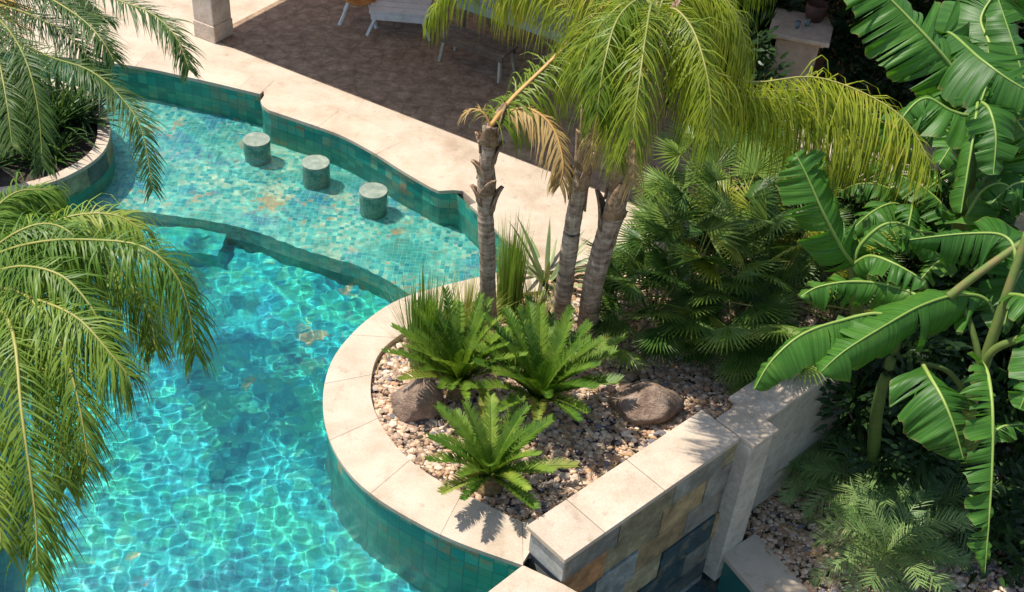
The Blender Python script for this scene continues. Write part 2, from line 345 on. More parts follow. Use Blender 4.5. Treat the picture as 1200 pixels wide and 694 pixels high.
left_bank = [Vector((-3.6, 4.0, 0)), Vector((-4.75, 6.3, 0)), Vector((-5.3, 8.0, 0)), Vector((-5.95, 9.6, 0)), Vector((-6.5, 11.0, 0)), Vector((-7.1, 11.8, 0))]
isle_px = [(-70, 222), (0, 226), (48, 216), (79, 205), (111, 186), (125, 167), (127, 145), (118, 122), (95, 104), (50, 92), (-30, 88)]
isle = resample(chain(isle_px), .12)
deck_edge = edgeA + edgeN + edgeB + edgeC + edgeD
pool = deck_edge + plo + right_low + left_bank + isle + [P(-160, 80)]
pool2 = [(p.x, p.y) for p in pool]
def inside(x, y, poly):
    c = False; j = len(poly) - 1
    for i in range(len(poly)):
        xi, yi = poly[i]; xj, yj = poly[j]
        if (yi > y) != (yj > y) and x < (xj - xi) * (y - yi) / (yj - yi) + xi: c = not c
        j = i
    return c
def dist_edge(x, y, poly):
    d = 9e9; p = Vector((x, y))
    for i in range(len(poly)):
        a = Vector(poly[i - 1]); b_ = Vector(poly[i]); ab = b_ - a
        t = max(0, min(1, (p - a).dot(ab) / max(1e-9, ab.length_squared))); d = min(d, (p - a - ab * t).length)
    return d
def sheet(name, poly, z, mat, kind='structure'):
    mb = MB(); mb.v = [Vector((p[0], p[1], z)) for p in poly]
    mb.f = [tuple(t) for t in tessellate_polygon([[Vector((p[0], p[1], 0)) for p in poly]])]
    mb.uv = [(p[0], p[1]) for p in poly]
    o = mb.build(name, mat); 
    if o.data.polygons and o.data.polygons[0].normal.z < 0: o.data.flip_normals()
    return tag(o, kind=kind)
GZ = -1.45
# far ground
g_ = sheet('ground', [(-600, -300), (600, -300), (600, 900), (-600, 900)], -3.2, M['ground'])
# pool shell: walls and floors
def ribbon(name, pts, z0, z1, mat, parent=None, closed=False):
    mb = MB(); pts = list(pts) + ([pts[0]] if closed else []); L = 0; mb.uv = []
    nz = max(1, round(abs(z1 - z0) / .4))
    for i, p in enumerate(pts):
        if i: L += (Vector(p[:2]) - Vector(pts[i - 1][:2])).length
        for k in range(nz + 1):
            z = z0 + (z1 - z0) * k / nz
            mb.v.append(Vector((p[0], p[1], z))); mb.uv.append((L, z))
    for i in range(len(pts) - 1):
        for k in range(nz):
            a = i * (nz + 1) + k; c = a + nz + 1
            mb.f.append((a, c, c + 1, a + 1))
    return mb.build(name, mat, parent, fix=False)
LZ, DZ = -.82, -1.42
receivers = []
pf = sheet('pool_floor', pool2, DZ, M['tile_deep']); receivers.append(pf)
pwl = tag(ribbon('pool_wall', pool, DZ, -.055, M['tile_wall'], closed=True), kind='structure'); receivers.append(pwl)
# shallow ledge under the bar stools
led_px = [(40, 236), (110, 240), (155, 246), (195, 252), (250, 260), (295, 270), (336, 285), (388, 302), (423, 313), (457, 330), (492, 352)]
led = resample([Pw(x, y, LZ) for x, y in led_px], .12)
top_end = [p for p in plo if p.y > led[-1].y - .05]
ledge_poly = [(p.x, p.y) for p in led] + [(p.x, p.y) for p in reversed([q for q in plo[:18] if q.y > led[-1].y])]
ledge_poly = [(p.x, p.y) for p in led] + [(.6, led[-1].y), (.6, 12.3), (-1, 14.2), (-4.5, 16.4), (-9, 16.9), (-9, led[0].y)]
lf = sheet('pool_ledge', ledge_poly, LZ, M['tile_ledge']); receivers.append(lf)
lw = tag(ribbon('ledge_wall', led, DZ, LZ, M['tile_wall']), kind='structure'); receivers.append(lw)
# keep the ledge inside the pool shell: drop what lies outside by re-triangulating on a grid
def grid_in(poly_tests, x0, x1, y0, y1, step, zf, slack):
    nx = int((x1 - x0) / step); ny = int((y1 - y0) / step); idx = {}; mb = MB(); mb.uv = []
    keep = [[all(inside(x0 + (i + .5) * step, y0 + (j + .5) * step, p) for p in poly_tests) for j in range(ny)] for i in range(nx)]
    if slack:
        k2 = [[any(keep[a][b_] for a in range(max(0, i - slack), min(nx, i + slack + 1)) for b_ in range(max(0, j - slack), min(ny, j + slack + 1))) for j in range(ny)] for i in range(nx)]
        keep = k2
    def vid(i, j):
        if (i, j) not in idx:
            idx[(i, j)] = len(mb.v); x, y = x0 + i * step, y0 + j * step
            mb.v.append(Vector((x, y, zf(x, y)))); mb.uv.append((x, y))
        return idx[(i, j)]
    for i in range(nx):
        for j in range(ny):
            if keep[i][j]: mb.f.append((vid(i, j), vid(i + 1, j), vid(i + 1, j + 1), vid(i, j + 1)))
    return mb
WAVES = []
wr = random.Random(3)
for lam, amp, cnt in ((1.2, .0036, 5), (.52, .0017, 6), (.25, .0010, 9), (.14, .0005, 10), (.085, .0003, 8)):
    for _ in range(cnt):
        th = wr.gauss(-.7, .9); k = 2 * math.pi / (lam * wr.uniform(.75, 1.3))
        WAVES.append((k * math.cos(th), k * math.sin(th), wr.uniform(0, 6.28), amp * wr.uniform(.6, 1.2)))
def wave(x, y):
    calm = .62 + .38 * max(0., min(1., (11.6 - y - .35 * x) / 2.6))
    mod = max(.25, .8 + .8 * noise.noise(Vector((x * .55, y * .55, 3))))
    return WZ + calm * mod * sum(a * math.sin(kx * x + ky * y + ph) for kx, ky, ph, a in WAVES)
wmb = grid_in([pool2], -7.6, .9, 3.9, 16.6, .025, wave, 1)
wo = tag(wmb.build('pool_water', M['water'], smooth=True, fix=False), kind='structure')
wo.cycles.is_caustics_caster = True
# step block in the deep part
blk = thing('submerged_step', 'submerged tiled step block against the pool ledge', 'pool step', Pw(207, 289, DZ))
bp = [Pw(x, y, -1.08) for x, y in ((160, 262), (268, 271), (256, 300), (150, 288))]
mb = MB(); mb.prism([(p.x, p.y) for p in bp], DZ - .02, -1.08); mb.uv = [(v.x, v.y + v.z) for v in mb.v]
receivers.append(mb.build('block', M['tile_deep'], blk))
# coping slabs
def slabs(parent, outer, inner, z1, th, mat, over=.035, per=7, name='slab'):
    n = min(len(outer), len(inner)); i = 0; out = []
    while i < n - 1:
        j = min(n - 1, i + per)
        if n - 1 - j < per // 2: j = n - 1
        mb = MB(); g = .0014
        o = [outer[k].copy() for k in range(i, j + 1)]; q = [inner[k].copy() for k in range(i, j + 1)]
        for k in range(len(o)):
            d = (o[k] - q[k]); d.z = 0; o[k] = o[k] + d.normalized() * over
        for l in (o, q):
            l[0] = l[0] + (l[1] - l[0]).normalized() * g; l[-1] = l[-1] + (l[-2] - l[-1]).normalized() * g
        poly = [(p.x, p.y) for p in o] + [(p.x, p.y) for p in reversed(q)]
        mb.prism(poly, z1 - th, z1)
        out.append(mb.build(name, mat, parent, bevel=.006)); i = j
    return out
def matched(a, n):        # resample polyline a to n points
    L = [0]
    for p, q in zip(a, a[1:]): L.append(L[-1] + (q - p).length)
    out = []; j = 0
    for i in range(n):
        s = L[-1] * i / (n - 1)
        while j < len(L) - 2 and L[j + 1] < s: j += 1
        out.append(a[j].lerp(a[j + 1], (s - L[j]) / max(1e-9, L[j + 1] - L[j])))
    return out
def back(pts, w):
    out = []
    for i, p in enumerate(pts):
        t = (pts[min(i + 1, len(pts) - 1)] - pts[max(i - 1, 0)]).normalized(); out.append(p + Vector((-t.y, t.x, 0)) * w)
    return out
planter = thing('curved_planter', 'curved raised planter with cream stone coping between pool and feature wall', 'planter', (.5, 9.5, 0))
pi2 = matched(pli, len(plo))
slabs(planter, plo, pi2, 0., .055, M['cream'])
# inner kerb face of coping and soil
ribbon('kerb_face', pli, -.14, -.05, M['cream'], planter)
deck = thing('pool_deck', 'cream limestone pool deck with rounded coping along the water', 'deck', (0, 15, -.1))
deck['kind'] = 'structure'; del deck['category']; del deck['label']
nA = back(edgeA, .42); nB = back(edgeB, .5); nD = back(edgeD, .42)
slabs(deck, edgeA, nA, 0, .055, M['cream'], name='coping_slab')
slabs(deck, edgeD, nD, 0, .055, M['cream'], name='coping_slab')
# the projecting bar edge: one thicker slab row with rounded ends
be = [edgeN[0], edgeN[1]] + edgeB + edgeC
bi = [nA[-1]] + [nA[-1].lerp(nB[0], .5)] + nB + [nD[0]]
slabs(deck, be, bi, 0, .055, M['cream'], .03, 9, 'coping_slab')
dline = back(edgeA, .07) + [p + Vector((.03, .09, 0)) for p in edgeN] + back(edgeB, .07) + [edgeC[0] + Vector((.02, .08, 0))] + back(edgeD, .07)
plan_back = chain([(640, 318), (700, 308), (790, 290), (900, 268), (1000, 240), (1150, 215), (1500, 190)])
dpoly = [(p.x, p.y) for p in dline + plan_back] + [(30, 18), (30, 40), (-30, 40), (-30, edgeA[0].y)]
mb = MB(); mb.prism(dpoly, -.6, -.003); mb.build('deck_surface', M['cream'], deck)
# coarse terrace paving, browned to deepen the shade, cut along the roof's shadow edge
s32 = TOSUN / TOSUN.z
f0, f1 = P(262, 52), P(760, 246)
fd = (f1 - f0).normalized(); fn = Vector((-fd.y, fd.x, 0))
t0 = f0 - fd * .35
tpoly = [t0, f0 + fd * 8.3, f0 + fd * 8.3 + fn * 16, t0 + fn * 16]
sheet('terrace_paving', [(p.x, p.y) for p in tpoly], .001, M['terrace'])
# left banks and island planter
isl = thing('round_planter', 'round planter bed with pale coping and rust tiled side at the pool edge', 'planter', (-7, 13, 0))
iin = back(isle, .0); ic = Vector((-7.6, 13.4, 0))
iin = [p + (ic - p).normalized() * .15 for p in isle]
slabs(isl, isle, iin, 0, .055, M['cream'], .02, 6)
for k in range(0, len(isle) - 4, 4):
    seg_ = isle[k:k + 5]; o_ = [p + (p - ic).normalized() * .012 for p in seg_]; mb = MB()
    o_[0] = o_[0].lerp(o_[1], .03); o_[-1] = o_[-1].lerp(o_[-2], .03)
    mb.prism([(p.x, p.y) for p in o_] + [(p.x, p.y) for p in reversed([p - (p - ic).normalized() * .01 for p in seg_])], -.36, -.057)
    mb.build('side_tile', M[('slate_dark', 'slate_rust', 'slate_teal', 'slate_olive', 'slate_dark', 'slate_ochre')[(k // 4) % 6]], isl)
mb = MB(); mb.prism([(p.x, p.y) for p in iin] + [(-10, 15.2), (-10, 12.2)], -.5, -.07); mb.build('soil', M['soil'], isl)
bank = thing('side_deck', '', 'deck', (-7, 8, 0)); del bank['category']; bank['kind'] = 'structure'
lb = resample(left_bank, .2)
slabs(bank, lb, back(lb, .4), 0, .055, M['cream'])
mb = MB(); mb.prism([(p.x, p.y) for p in back(lb, .4)] + [(-12, 12.2), (-30, 12), (-30, 3), (-4.2, 3.6)], -.6, -.004); mb.build('deck_surface', M['cream'], bank)
# ------------------------------------------------------------------ feature wall
TZ = .36
A0 = P(617, 629, TZ); B0 = P(662, 657, TZ); B1 = P(868, 513, TZ)
wd = (B1 - B0).normalized(); wn = Vector((-wd.y, wd.x, 0)); ww = .52
A0 = B0 + wn * ww
WL = (B1 - B0).length
fw_ = thing('feature_wall', 'low garden wall clad in multicoloured slate with pale stone cap', 'wall', B0 * 1)
fw_.location = (B0.x, B0.y, GZ)
def wp(s, t, z): return Vector((B0.x + wd.x * s + wn.x * t, B0.y + wd.y * s + wn.y * t, z))
def wbox(name, s0, s1, t0_, t1_, z0, z1, mat, parent, bevel=.006):
    mb = MB(); mb.prism([wp(s0, t0_, 0)[:2], wp(s1, t0_, 0)[:2], wp(s1, t1_, 0)[:2], wp(s0, t1_, 0)[:2]], z0, z1)
    return mb.build(name, mat, parent, bevel=bevel)
wbox('core', .06, WL + .05, .05, ww - .04, -2.1, TZ - .061, M['endface'], fw_, 0)
cuts = [0, .52, 1.35, WL - .004]
for a, b_ in zip(cuts, cuts[1:]): wbox('cap_slab', a + .003, b_ - .003, 0, ww, TZ - .06, TZ, M['cream'], fw_, .007)
wbox('end_slab', .035, .058, .03, ww - .03, -.02, TZ - .062, M['endface'], fw_)
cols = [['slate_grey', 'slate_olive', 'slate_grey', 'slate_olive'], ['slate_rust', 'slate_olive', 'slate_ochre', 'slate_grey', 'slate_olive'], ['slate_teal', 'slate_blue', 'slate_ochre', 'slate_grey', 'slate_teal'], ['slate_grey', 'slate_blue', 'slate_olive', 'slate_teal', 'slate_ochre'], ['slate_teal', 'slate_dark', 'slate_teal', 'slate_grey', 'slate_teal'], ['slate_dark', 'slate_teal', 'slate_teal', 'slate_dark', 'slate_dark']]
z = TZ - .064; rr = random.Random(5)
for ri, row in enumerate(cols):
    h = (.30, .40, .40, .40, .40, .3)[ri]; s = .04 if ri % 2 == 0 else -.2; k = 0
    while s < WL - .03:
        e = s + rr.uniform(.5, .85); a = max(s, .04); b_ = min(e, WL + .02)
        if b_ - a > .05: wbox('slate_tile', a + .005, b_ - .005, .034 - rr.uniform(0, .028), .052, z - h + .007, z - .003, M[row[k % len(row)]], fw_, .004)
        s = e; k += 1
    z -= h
mb = MB(); mb.prism([(q.x, q.y) for q in (plo[-1].lerp(plo[-2], .03) + Vector((.004, 0, 0)), wp(.03, ww - .05, 0), wp(.75, ww - .05, 0), pli[-1] + Vector((.004, 0, 0)))], -.056, -.002); mb.build('slab', M['cream'], planter)
# post at the end of the slate wall
post = thing('wall_post', 'square grey plaster post at the end of the slate wall', 'post', wp(WL + .2, .1, GZ))
wbox('shaft', WL + .004, WL + .38, -.15, .30, GZ - .4, TZ - .05, M['plaster'], post, .012)
wbox('cap', WL + .002, WL + .41, -.18, .34, TZ - .05, TZ + .012, M['cream'], post, .012)
# plaster wall beyond the post
gw = thing('plaster_wall', 'plain grey plaster retaining wall running on behind the post', 'wall', wp(WL + 2, .2, GZ))
wbox('body', WL + .385, WL + 8., .08, .42, GZ - .3, TZ - .1, M['plaster'], gw, .01)
wbox('coping', WL + .415, WL + 8., .03, .5, TZ - .1, TZ - .05, M['pillar'], gw, .01)
# coping beyond the end of the wall, towards the bottom
lc = thing('spill_coping', 'pale stone coping slab at the foot of the slate wall end', 'coping', P(620, 690, -.05))
e1 = P(613, 661); e2 = P(566, 697); e3 = P(470, 790); 
ob = [e1, e2, e3]; ib = [wp(.034, -.0, 0), P(684, 697), P(600, 800)]
for i in range(2):
    mb = MB(); q = [ob[i], ob[i + 1], ib[i + 1], ib[i]] if i == 0 else [ob[i], ob[i + 1], ib[i + 1], ib[i]]
    q = [q[0].lerp(q[1], .003), q[1], q[2], q[3]]
    mb.prism([(p.x, p.y) for p in q], -.075, -.012); mb.build('slab', M['cream'], lc, bevel=.006)
mb = MB(); q = [ob[0] + Vector((.05, 0, 0)), ob[1] + Vector((.05, 0, 0)), ob[2] + Vector((.05, 0, 0)), ib[2] - Vector((.04, 0, 0)), ib[1] - Vector((.04, 0, 0)), ib[0]]
mb.prism([(p.x, p.y) for p in q], -2.0, -.076); mb.build('base', M['slate_grey'], lc)
# lower garden, basin below the slate wall
lcl = chain([(845, 652), (884, 697), (960, 790)], GZ); lcr = chain([(884, 628), (948, 697), (1030, 790)], GZ)
low = thing('lower_coping', 'pale stone coping strip along the lower basin by the gravel', 'coping', lcl[1])
mb = MB(); q = lcl + lcr[::-1]
for i in range(2):
    mb = MB(); q = [lcl[i].lerp(lcl[i + 1], .004), lcl[i + 1], lcr[i + 1], lcr[i].lerp(lcr[i + 1], .004)]
    mb.prism([(p.x, p.y) for p in q], GZ - .02, GZ + .05); mb.build('slab', M['cream'], low, bevel=.006)
mb = MB(); off = Vector((.06, 0.02, 0)); q = [p + off for p in lcl] + [p - off for p in lcr[::-1]]
mb.prism([(p.x, p.y) for p in q], -2.15, GZ - .021); mb.build('base', M['tile_wall'], low)
garden = [lcr[0] - off, lcr[1] - off, lcr[2] - off, Vector((9, 4, 0)), Vector((40, 4, 0)), Vector((40, 15, 0)), wp(WL + 8, .1, 0), wp(WL + .3, .1, 0)]
sheet('garden_soil', [(p.x, p.y) for p in garden], GZ, M['soil'])
sheet('basin_floor', [(p[0], p[1]) for p in [wp(-.2, .1, 0), wp(WL + .3, .1, 0), lcr[0], lcr[2], P(600, 900)]], -2.05, M['slate_teal'])
# planter bed sheet
bed = [(p.x, p.y) for p in pli] + [wp(.0, ww - .06, 0)[:2], wp(WL + 8, ww - .2, 0)[:2]] + [(p.x, p.y) for p in reversed(plan_back[:-1])]
sheet('planter_soil', bed, -.09, M['soil'])
for o in receivers: o.cycles.is_caustics_receiver = True
# ------------------------------------------------------------------ terrace pavilion (its roof shades the terrace)
RH = 3.2
pav = thing('terrace_pavilion', 'open terrace pavilion with a square stone pillar at its corner', 'pavilion', f0)
rf0 = f0 + s32 * RH - fd * .25; r1 = rf0 + fd * 8.2; r2 = r1 + fn * 3.4; r3 = r2 + fd * 16; r4 = r3 + fn * 9; r5 = rf0 + fn * 12
rl = rf0
mb = MB(); mb.prism([(p.x, p.y) for p in (rl, r1, r2, r3, r4, r5)], RH, RH + .22); mb.build('roof', M['pillar'], pav)
mb = MB(); mb.prism([(p.x, p.y) for p in (rl + fn * 11.6, r2 + fn * 8.6, r2 + fn * 8.8, rl + fn * 11.9)], -.1, RH); mb.build('back_wall', M['pillar'], pav)
mb = MB(); mb.prism([(p.x, p.y) for p in (r2 + fn * 8.6, r4 - fd * .3, r4 - fd * .3 + fn * .2, r2 + fn * 8.8)], -.1, RH); mb.build('back_wall', M['pillar'], pav)
pc = P(251, 41); ang = math.atan2(fd.y, fd.x)
mb = MB(); mb.box((pc.x, pc.y, .14), .43, .43, .28, ang); mb.build('pillar_base', M['pillar'], pav, bevel=.012)
mb = MB(); mb.box((pc.x, pc.y, 1.74), .41, .41, 2.92, ang); mb.build('pillar', M['pillar'], pav, bevel=.015)
# ------------------------------------------------------------------ pool stools
for i, (x, y, lab) in enumerate(((300.5, 163, 'tiled pool bar stool nearest the stone pillar'), (370, 190, 'middle one of the three tiled pool bar stools'), (437.5, 223, 'tiled pool bar stool nearest the trunked palms'))):
    c = P(x, y, WZ + .08)
    st = thing('pool_stool', lab, 'stool', (c.x, c.y, LZ), 'round tiled stools on the pool ledge')
    n_ = 28; rows = []; mb = MB(); mb.uv = []
    for k, (z_, r_) in enumerate(((LZ - .02, .19), (LZ + .2, .19), (WZ + .055, .19))):
        rows.append([Vector((c.x + r_ * math.cos(a * 2 * math.pi / n_), c.y + r_ * math.sin(a * 2 * math.pi / n_), z_)) for a in range(n_ + 1)])
        mb.uv += [(a / n_ * 1.2, z_) for a in range(n_ + 1)]
    mb.quadstrip(rows); o = mb.build('column', M['tile_stool'], st, smooth=True); o.cycles.is_caustics_receiver = True
    mb = MB(); mb.prism([(c.x + .193 * math.cos(a * 2 * math.pi / n_), c.y + .193 * math.sin(a * 2 * math.pi / n_)) for a in range(n_)], WZ + .05, WZ + .08); o = mb.build('seat', M['stooltop'], st, bevel=.008); o.cycles.is_caustics_receiver = True
# ------------------------------------------------------------------ terrace furniture
def slat_bench(name, label, cat, c, L, Wd, H, rz, mat, legmat, ns, splay, legpos=.42, th=.035):
    t = thing(name, label, cat, (c.x, c.y, 0)); ca, sa = math.cos(rz), math.sin(rz)
    def loc(a, b_, z): return Vector((c.x + a * ca - b_ * sa, c.y + a * sa + b_ * ca, z))
    sw = Wd / ns
    for i in range(ns):
        mb = MB(); q = loc(0, -Wd / 2 + sw * (i + .5), H - th / 2); mb.box(q, L, sw - .012, th, rz); mb.build('slat', mat, t, bevel=.005)
    for s in (-1, 1):
        mb = MB(); q = loc(0, s * (Wd / 2 - .02), H - th - .05); mb.box(q, L - .06, .035, .1, rz); mb.build('rail', mat, t, bevel=.004)
        for u in (-1, 1):
            mb = MB(); mb.tube([loc(s * L * legpos, u * (Wd / 2 - .06), H - th), loc(s * (L * legpos + splay), u * (Wd / 2 + .02), 0)], [.032, .032], 4); mb.build('leg', legmat, t)
    return t
brz = ang
slat_bench('wooden_bench', 'dark brown slatted wooden bench in the shade of the terrace', 'bench', Vector((*P(552, 52, .46)[:2], 0)) + fn * .2, 1.2, .42, .46, brz, M['wood'], M['plaster'], 4, .05)
slat_bench('long_table', 'long blue grey table behind the dark wooden bench', 'table', Vector((*P(606, 24, .74)[:2], 0)) + fn * .42, 2.3, .8, .74, brz, M['bluegrey'], M['wood'], 6, .02)
slat_bench('white_table', 'white table with splayed legs beside the orange chair', 'table', P(462, 36) + fn * .2, .95, .8, .42, brz + .5, M['slats_white'], M['slats_white'], 4, .16, .36, .05)
ch = thing('orange_chair', 'low chair with orange seat and white splayed feet', 'chair', P(410, 28) + fn * .15)
c = P(412, 28) + fn * .25; ca, sa = math.cos(brz + .5), math.sin(brz + .5)
def cl(a, b_, z): return Vector((c.x + a * ca - b_ * sa, c.y + a * sa + b_ * ca, z))
rows = []
for i in range(9):                                      # curved shell: seat sweeping up into a backrest
    u = i / 8; yb = -.28 + .5 * min(1, u * 1.7); zb = .36 + (.0 if u < .5 else (u - .5) ** 1.2 * 1.3) - .05 * math.sin(min(1, u * 2) * 3.14)
    rows.append([cl(a * .27, yb + .04 * abs(a) * 2 - .04, zb + .07 * a * a) for a in (-1, -.6, -.2, .2, .6, 1)])
mb = MB(); mb.quadstrip(rows); o = mb.build('seat_shell', M['orange'], ch, smooth=True); sl = o.modifiers.new('s', 'SOLIDIFY'); sl.thickness = .04
for s in (-1, 1):
    for u in (-1, 1):
        mb = MB(); mb.tube([cl(s * .16, u * .15 - .03, .36), cl(s * .3, u * .28 - .03, .0)], [.025, .035], 6); mb.build('leg', M['slats_white'], ch)
# ------------------------------------------------------------------ pedestal with pots
pp = P(920, 114)
pd_ = thing('stone_pedestal', 'square stone pedestal with wide cap in the dark shade', 'pedestal', (pp.x, pp.y, 0))
pr = ang + .25
mb = MB(); mb.box((pp.x, pp.y, .06), .78, .78, .12, pr); mb.build('plinth', M['pillar'], pd_, bevel=.012)
mb = MB(); mb.box((pp.x, pp.y, .6), .60, .60, .98, pr, 1.06); mb.build('shaft', M['pillar'], pd_, bevel=.015)
mb = MB(); mb.box((pp.x, pp.y, 1.12), .74, .74, .06, pr, 1.1); mb.build('moulding', M['pillar'], pd_, bevel=.012)
mb = MB(); mb.box((pp.x, pp.y, 1.185), .9, .9, .07, pr); mb.build('cap', M['pillar'], pd_, bevel=.012)
def lathe(name, c, prof, mat, parent=None, n_=20, smooth=True):
    mb = MB(); mb.quadstrip([[Vector((c[0] + r_ * math.cos(a * 2 * math.pi / n_), c[1] + r_ * math.sin(a * 2 * math.pi / n_), c[2] + z_)) for a in range(n_)] for r_, z_ in prof], True)
    return mb.build(name, mat, parent, smooth=smooth)
for dx, dy, lab in ((-.10, -.12, 'small clear glass at the front of the stone pedestal top'), (.06, -.02, 'small clear glass beside the dark pot on the pedestal')):
    o = lathe('drinking_glass', (pp.x + dx, pp.y + dy, 1.22), ((.001, 0), (.035, 0), (.045, .11), (.041, .11), (.032, .012), (.001, .012)), M['glass']); tag(o, lab, 'glass', 'glasses on the pedestal')
o = lathe('clay_pot', (pp.x + .2, pp.y + .2, 1.22), ((.001, 0), (.1, 0), (.16, .12), (.17, .26), (.15, .28), (.145, .25), (.001, .22)), M['terracotta']); tag(o, 'dark reddish clay pot on the back of the stone pedestal', 'pot')
# ------------------------------------------------------------------ boulders
def boulder(label, x, y, rx, ry, rz_, rot, seed):
    c = P(x, y, -.05); bm = bmesh.new(); bmesh.ops.create_icosphere(bm, subdivisions=4, radius=1)
    off_ = Vector((seed * 3.1, seed, 0))
    rb_ = random.Random(seed + 40); planes = [(Vector((rb_.gauss(0, 1), rb_.gauss(0, 1), rb_.gauss(.3, .8))).normalized(), rb_.uniform(.72, .93)) for _ in range(11)]
    for v in bm.verts:
        p = v.co.copy()
        for pn_, pd2 in planes:
            ex = p.dot(pn_) - pd2
            if ex > 0: p = p - pn_ * ex * .9
        d = 1 + .18 * noise.noise(p * 1.1 + off_) + .08 * noise.noise(p * 2.6 + off_) + .05 * noise.noise(p * 6 + off_)
        q = Vector((p.x * rx, p.y * ry, p.z * rz_)) * d
        v.co = q
    me = bpy.data.meshes.new('boulder'); bm.to_mesh(me); bm.free()
    for p in me.polygons: p.use_smooth = True
    me.materials.append(M['boulder'])
    o = link('boulder', me); o.location = (c.x, c.y, -.09 + rz_ * .42); o.rotation_euler = (0, 0, rot)
    tag(o, label, 'boulder', 'boulders in the gravel bed')
boulder('pinkish boulder beside the planter coping and the upright reeds', 490, 478, .31, .25, .27, .5, 1)
boulder('domed brown boulder beside the slate wall and fan palms', 755, 480, .40, .28, .26, .1, 2)
# ------------------------------------------------------------------ gravel
PEB = [(.63, .43, .27), (.73, .53, .36), (.53, .32, .19), (.49, .28, .165), (.79, .63, .47), (.64, .41, .265), (.41, .265, .18), (.69, .495, .315), (.61, .44, .325), (.75, .53, .37), (.67, .48, .34), (.77, .61, .47), (.21, .19, .21)]
ICO = bmesh.new(); bmesh.ops.create_icosphere(ICO, subdivisions=1, radius=1); ICO.verts.ensure_lookup_table()
icov = [v.co.copy() for v in ICO.verts]; icof = [tuple(v.index for v in f.verts) for f in ICO.faces]; ICO.free()
def gravel(name, label, test, x0, x1, y0, y1, z, count, rmin, rmax, dark=1., seed=1):
    r = random.Random(seed); mb = MB(); mb.col = []; k = 0; tries = 0
    while k < count and tries < count * 12:
        tries += 1; x, y = r.uniform(x0, x1), r.uniform(y0, y1)
        if not test(x, y): continue
        s = rmin + (rmax - rmin) * r.random() ** 2.2; b_ = len(mb.v); rot = Matrix.Rotation(r.uniform(0, 6.28), 3, Vector((r.gauss(0, 1), r.gauss(0, 1), r.gauss(0, 1))).normalized())
        sx_, sy_, sz_ = s * r.uniform(.8, 1.3), s * r.uniform(.7, 1.1), s * r.uniform(.45, .8)
        c = Vector((x, y, z + s * .25 + r.uniform(0, .025))); col_ = PEB[int(r.random() * len(PEB))]; g_ = r.uniform(.5, 1.0) * dark
        for v in icov:
            q = rot @ (v * r.uniform(.8, 1.18)); mb.v.append(c + Vector((q.x * sx_, q.y * sy_, q.z * sz_))); mb.col.append((col_[0] * g_, col_[1] * g_, col_[2] * g_, 1))
        mb.f += [tuple(i + b_ for i in f) for f in icof]; k += 1
    o = mb.build(name, M['gravel'], fix=False); tag(o, label, 'gravel', kind='stuff'); return o
bed2 = [tuple(q[:2]) for q in bed]
gravel('planter_gravel', 'tan and cream pebble gravel filling the curved planter bed', lambda x, y: inside(x, y, bed2) and y < 12.4, -1.6, 4.2, 7.2, 12.4, -.10, 24000, .012, .048, seed=2)
gd2 = [(p.x, p.y) for p in garden]
gravel('garden_gravel', 'pebble gravel around the small feathery palms below the wall', lambda x, y: inside(x, y, gd2), 2.6, 6.6, 7.2, 10.6, GZ - .01, 13000, .013, .05, seed=4)
# ------------------------------------------------------------------ foliage builders
UPV = Vector((0, 0, 1))
def leaflet(mb, p, d, wdir, L, wd_, droop, seg=3, uv=None, curl=0.):
    rows = []; q = p.copy(); dd = d.normalized(); st = L / seg
    for i in range(seg + 1):
        u = i / seg; w_ = wd_ * (.55 + .45 * min(1, u * 4)) * (1 - u ** 2.2) + .0008
        ww_ = (wdir - dd * wdir.dot(dd))
        ww_ = ww_.normalized() if ww_.length > 1e-4 else dd.orthogonal().normalized()
        rows.append([q - ww_ * w_ * .5, q + ww_ * w_ * .5])
        dd = (dd + Vector((0, 0, -1)) * droop * (.5 + u)).normalized(); q = q + dd * st
    mb.quadstrip(rows)
def frond(pts, nl, Lmax, wid, droop, mat, rmat, parent, name='frond', lift=.25, fwd=.55, base=.12, rr_=.022, seg=4, seed=0, plum=.25, vary=.18, tipL=.35, rn=24, side=(1, -1), mess=.05):
    r = random.Random(seed); path = spline(pts, rn); mb = MB(); rb = MB()
    rb.tube(path, [rr_ * (1 - .85 * i / rn) + .002 for i in range(rn + 1)], 5, squash=.7)
    for i in range(nl):
        t = base + (1 - base) * (i + r.random()) / nl; x = t * rn; j = min(int(x), rn - 1); p = path[j].lerp(path[j + 1], x - j)
        T = (path[j + 1] - path[j]).normalized(); S = T.cross(UPV)
        S = S.normalized() if S.length > .05 else T.orthogonal().normalized()
        N = S.cross(T).normalized()
        pr_ = math.sin(math.pi * min(1, .18 + .8 * (t - base) / (1 - base) * .9)) ** .7
        L = Lmax * max(tipL, pr_) * r.uniform(1 - vary, 1 + vary)
        for s in side:
            if r.random() < .08: continue
            d = S * s + T * (fwd + .5 * t) * r.uniform(.7, 1.3) + N * (lift + r.gauss(0, plum)) + Vector((r.gauss(0, mess), r.gauss(0, mess), r.gauss(0, mess)))
            leaflet(mb, p, d, T, L, wid * r.uniform(.75, 1.2), droop * r.uniform(.6, 1.4), seg)
    o = mb.build(name, mat, parent, smooth=True, fix=False)
    rb.build('rachis', rmat, o, smooth=True)
    return o
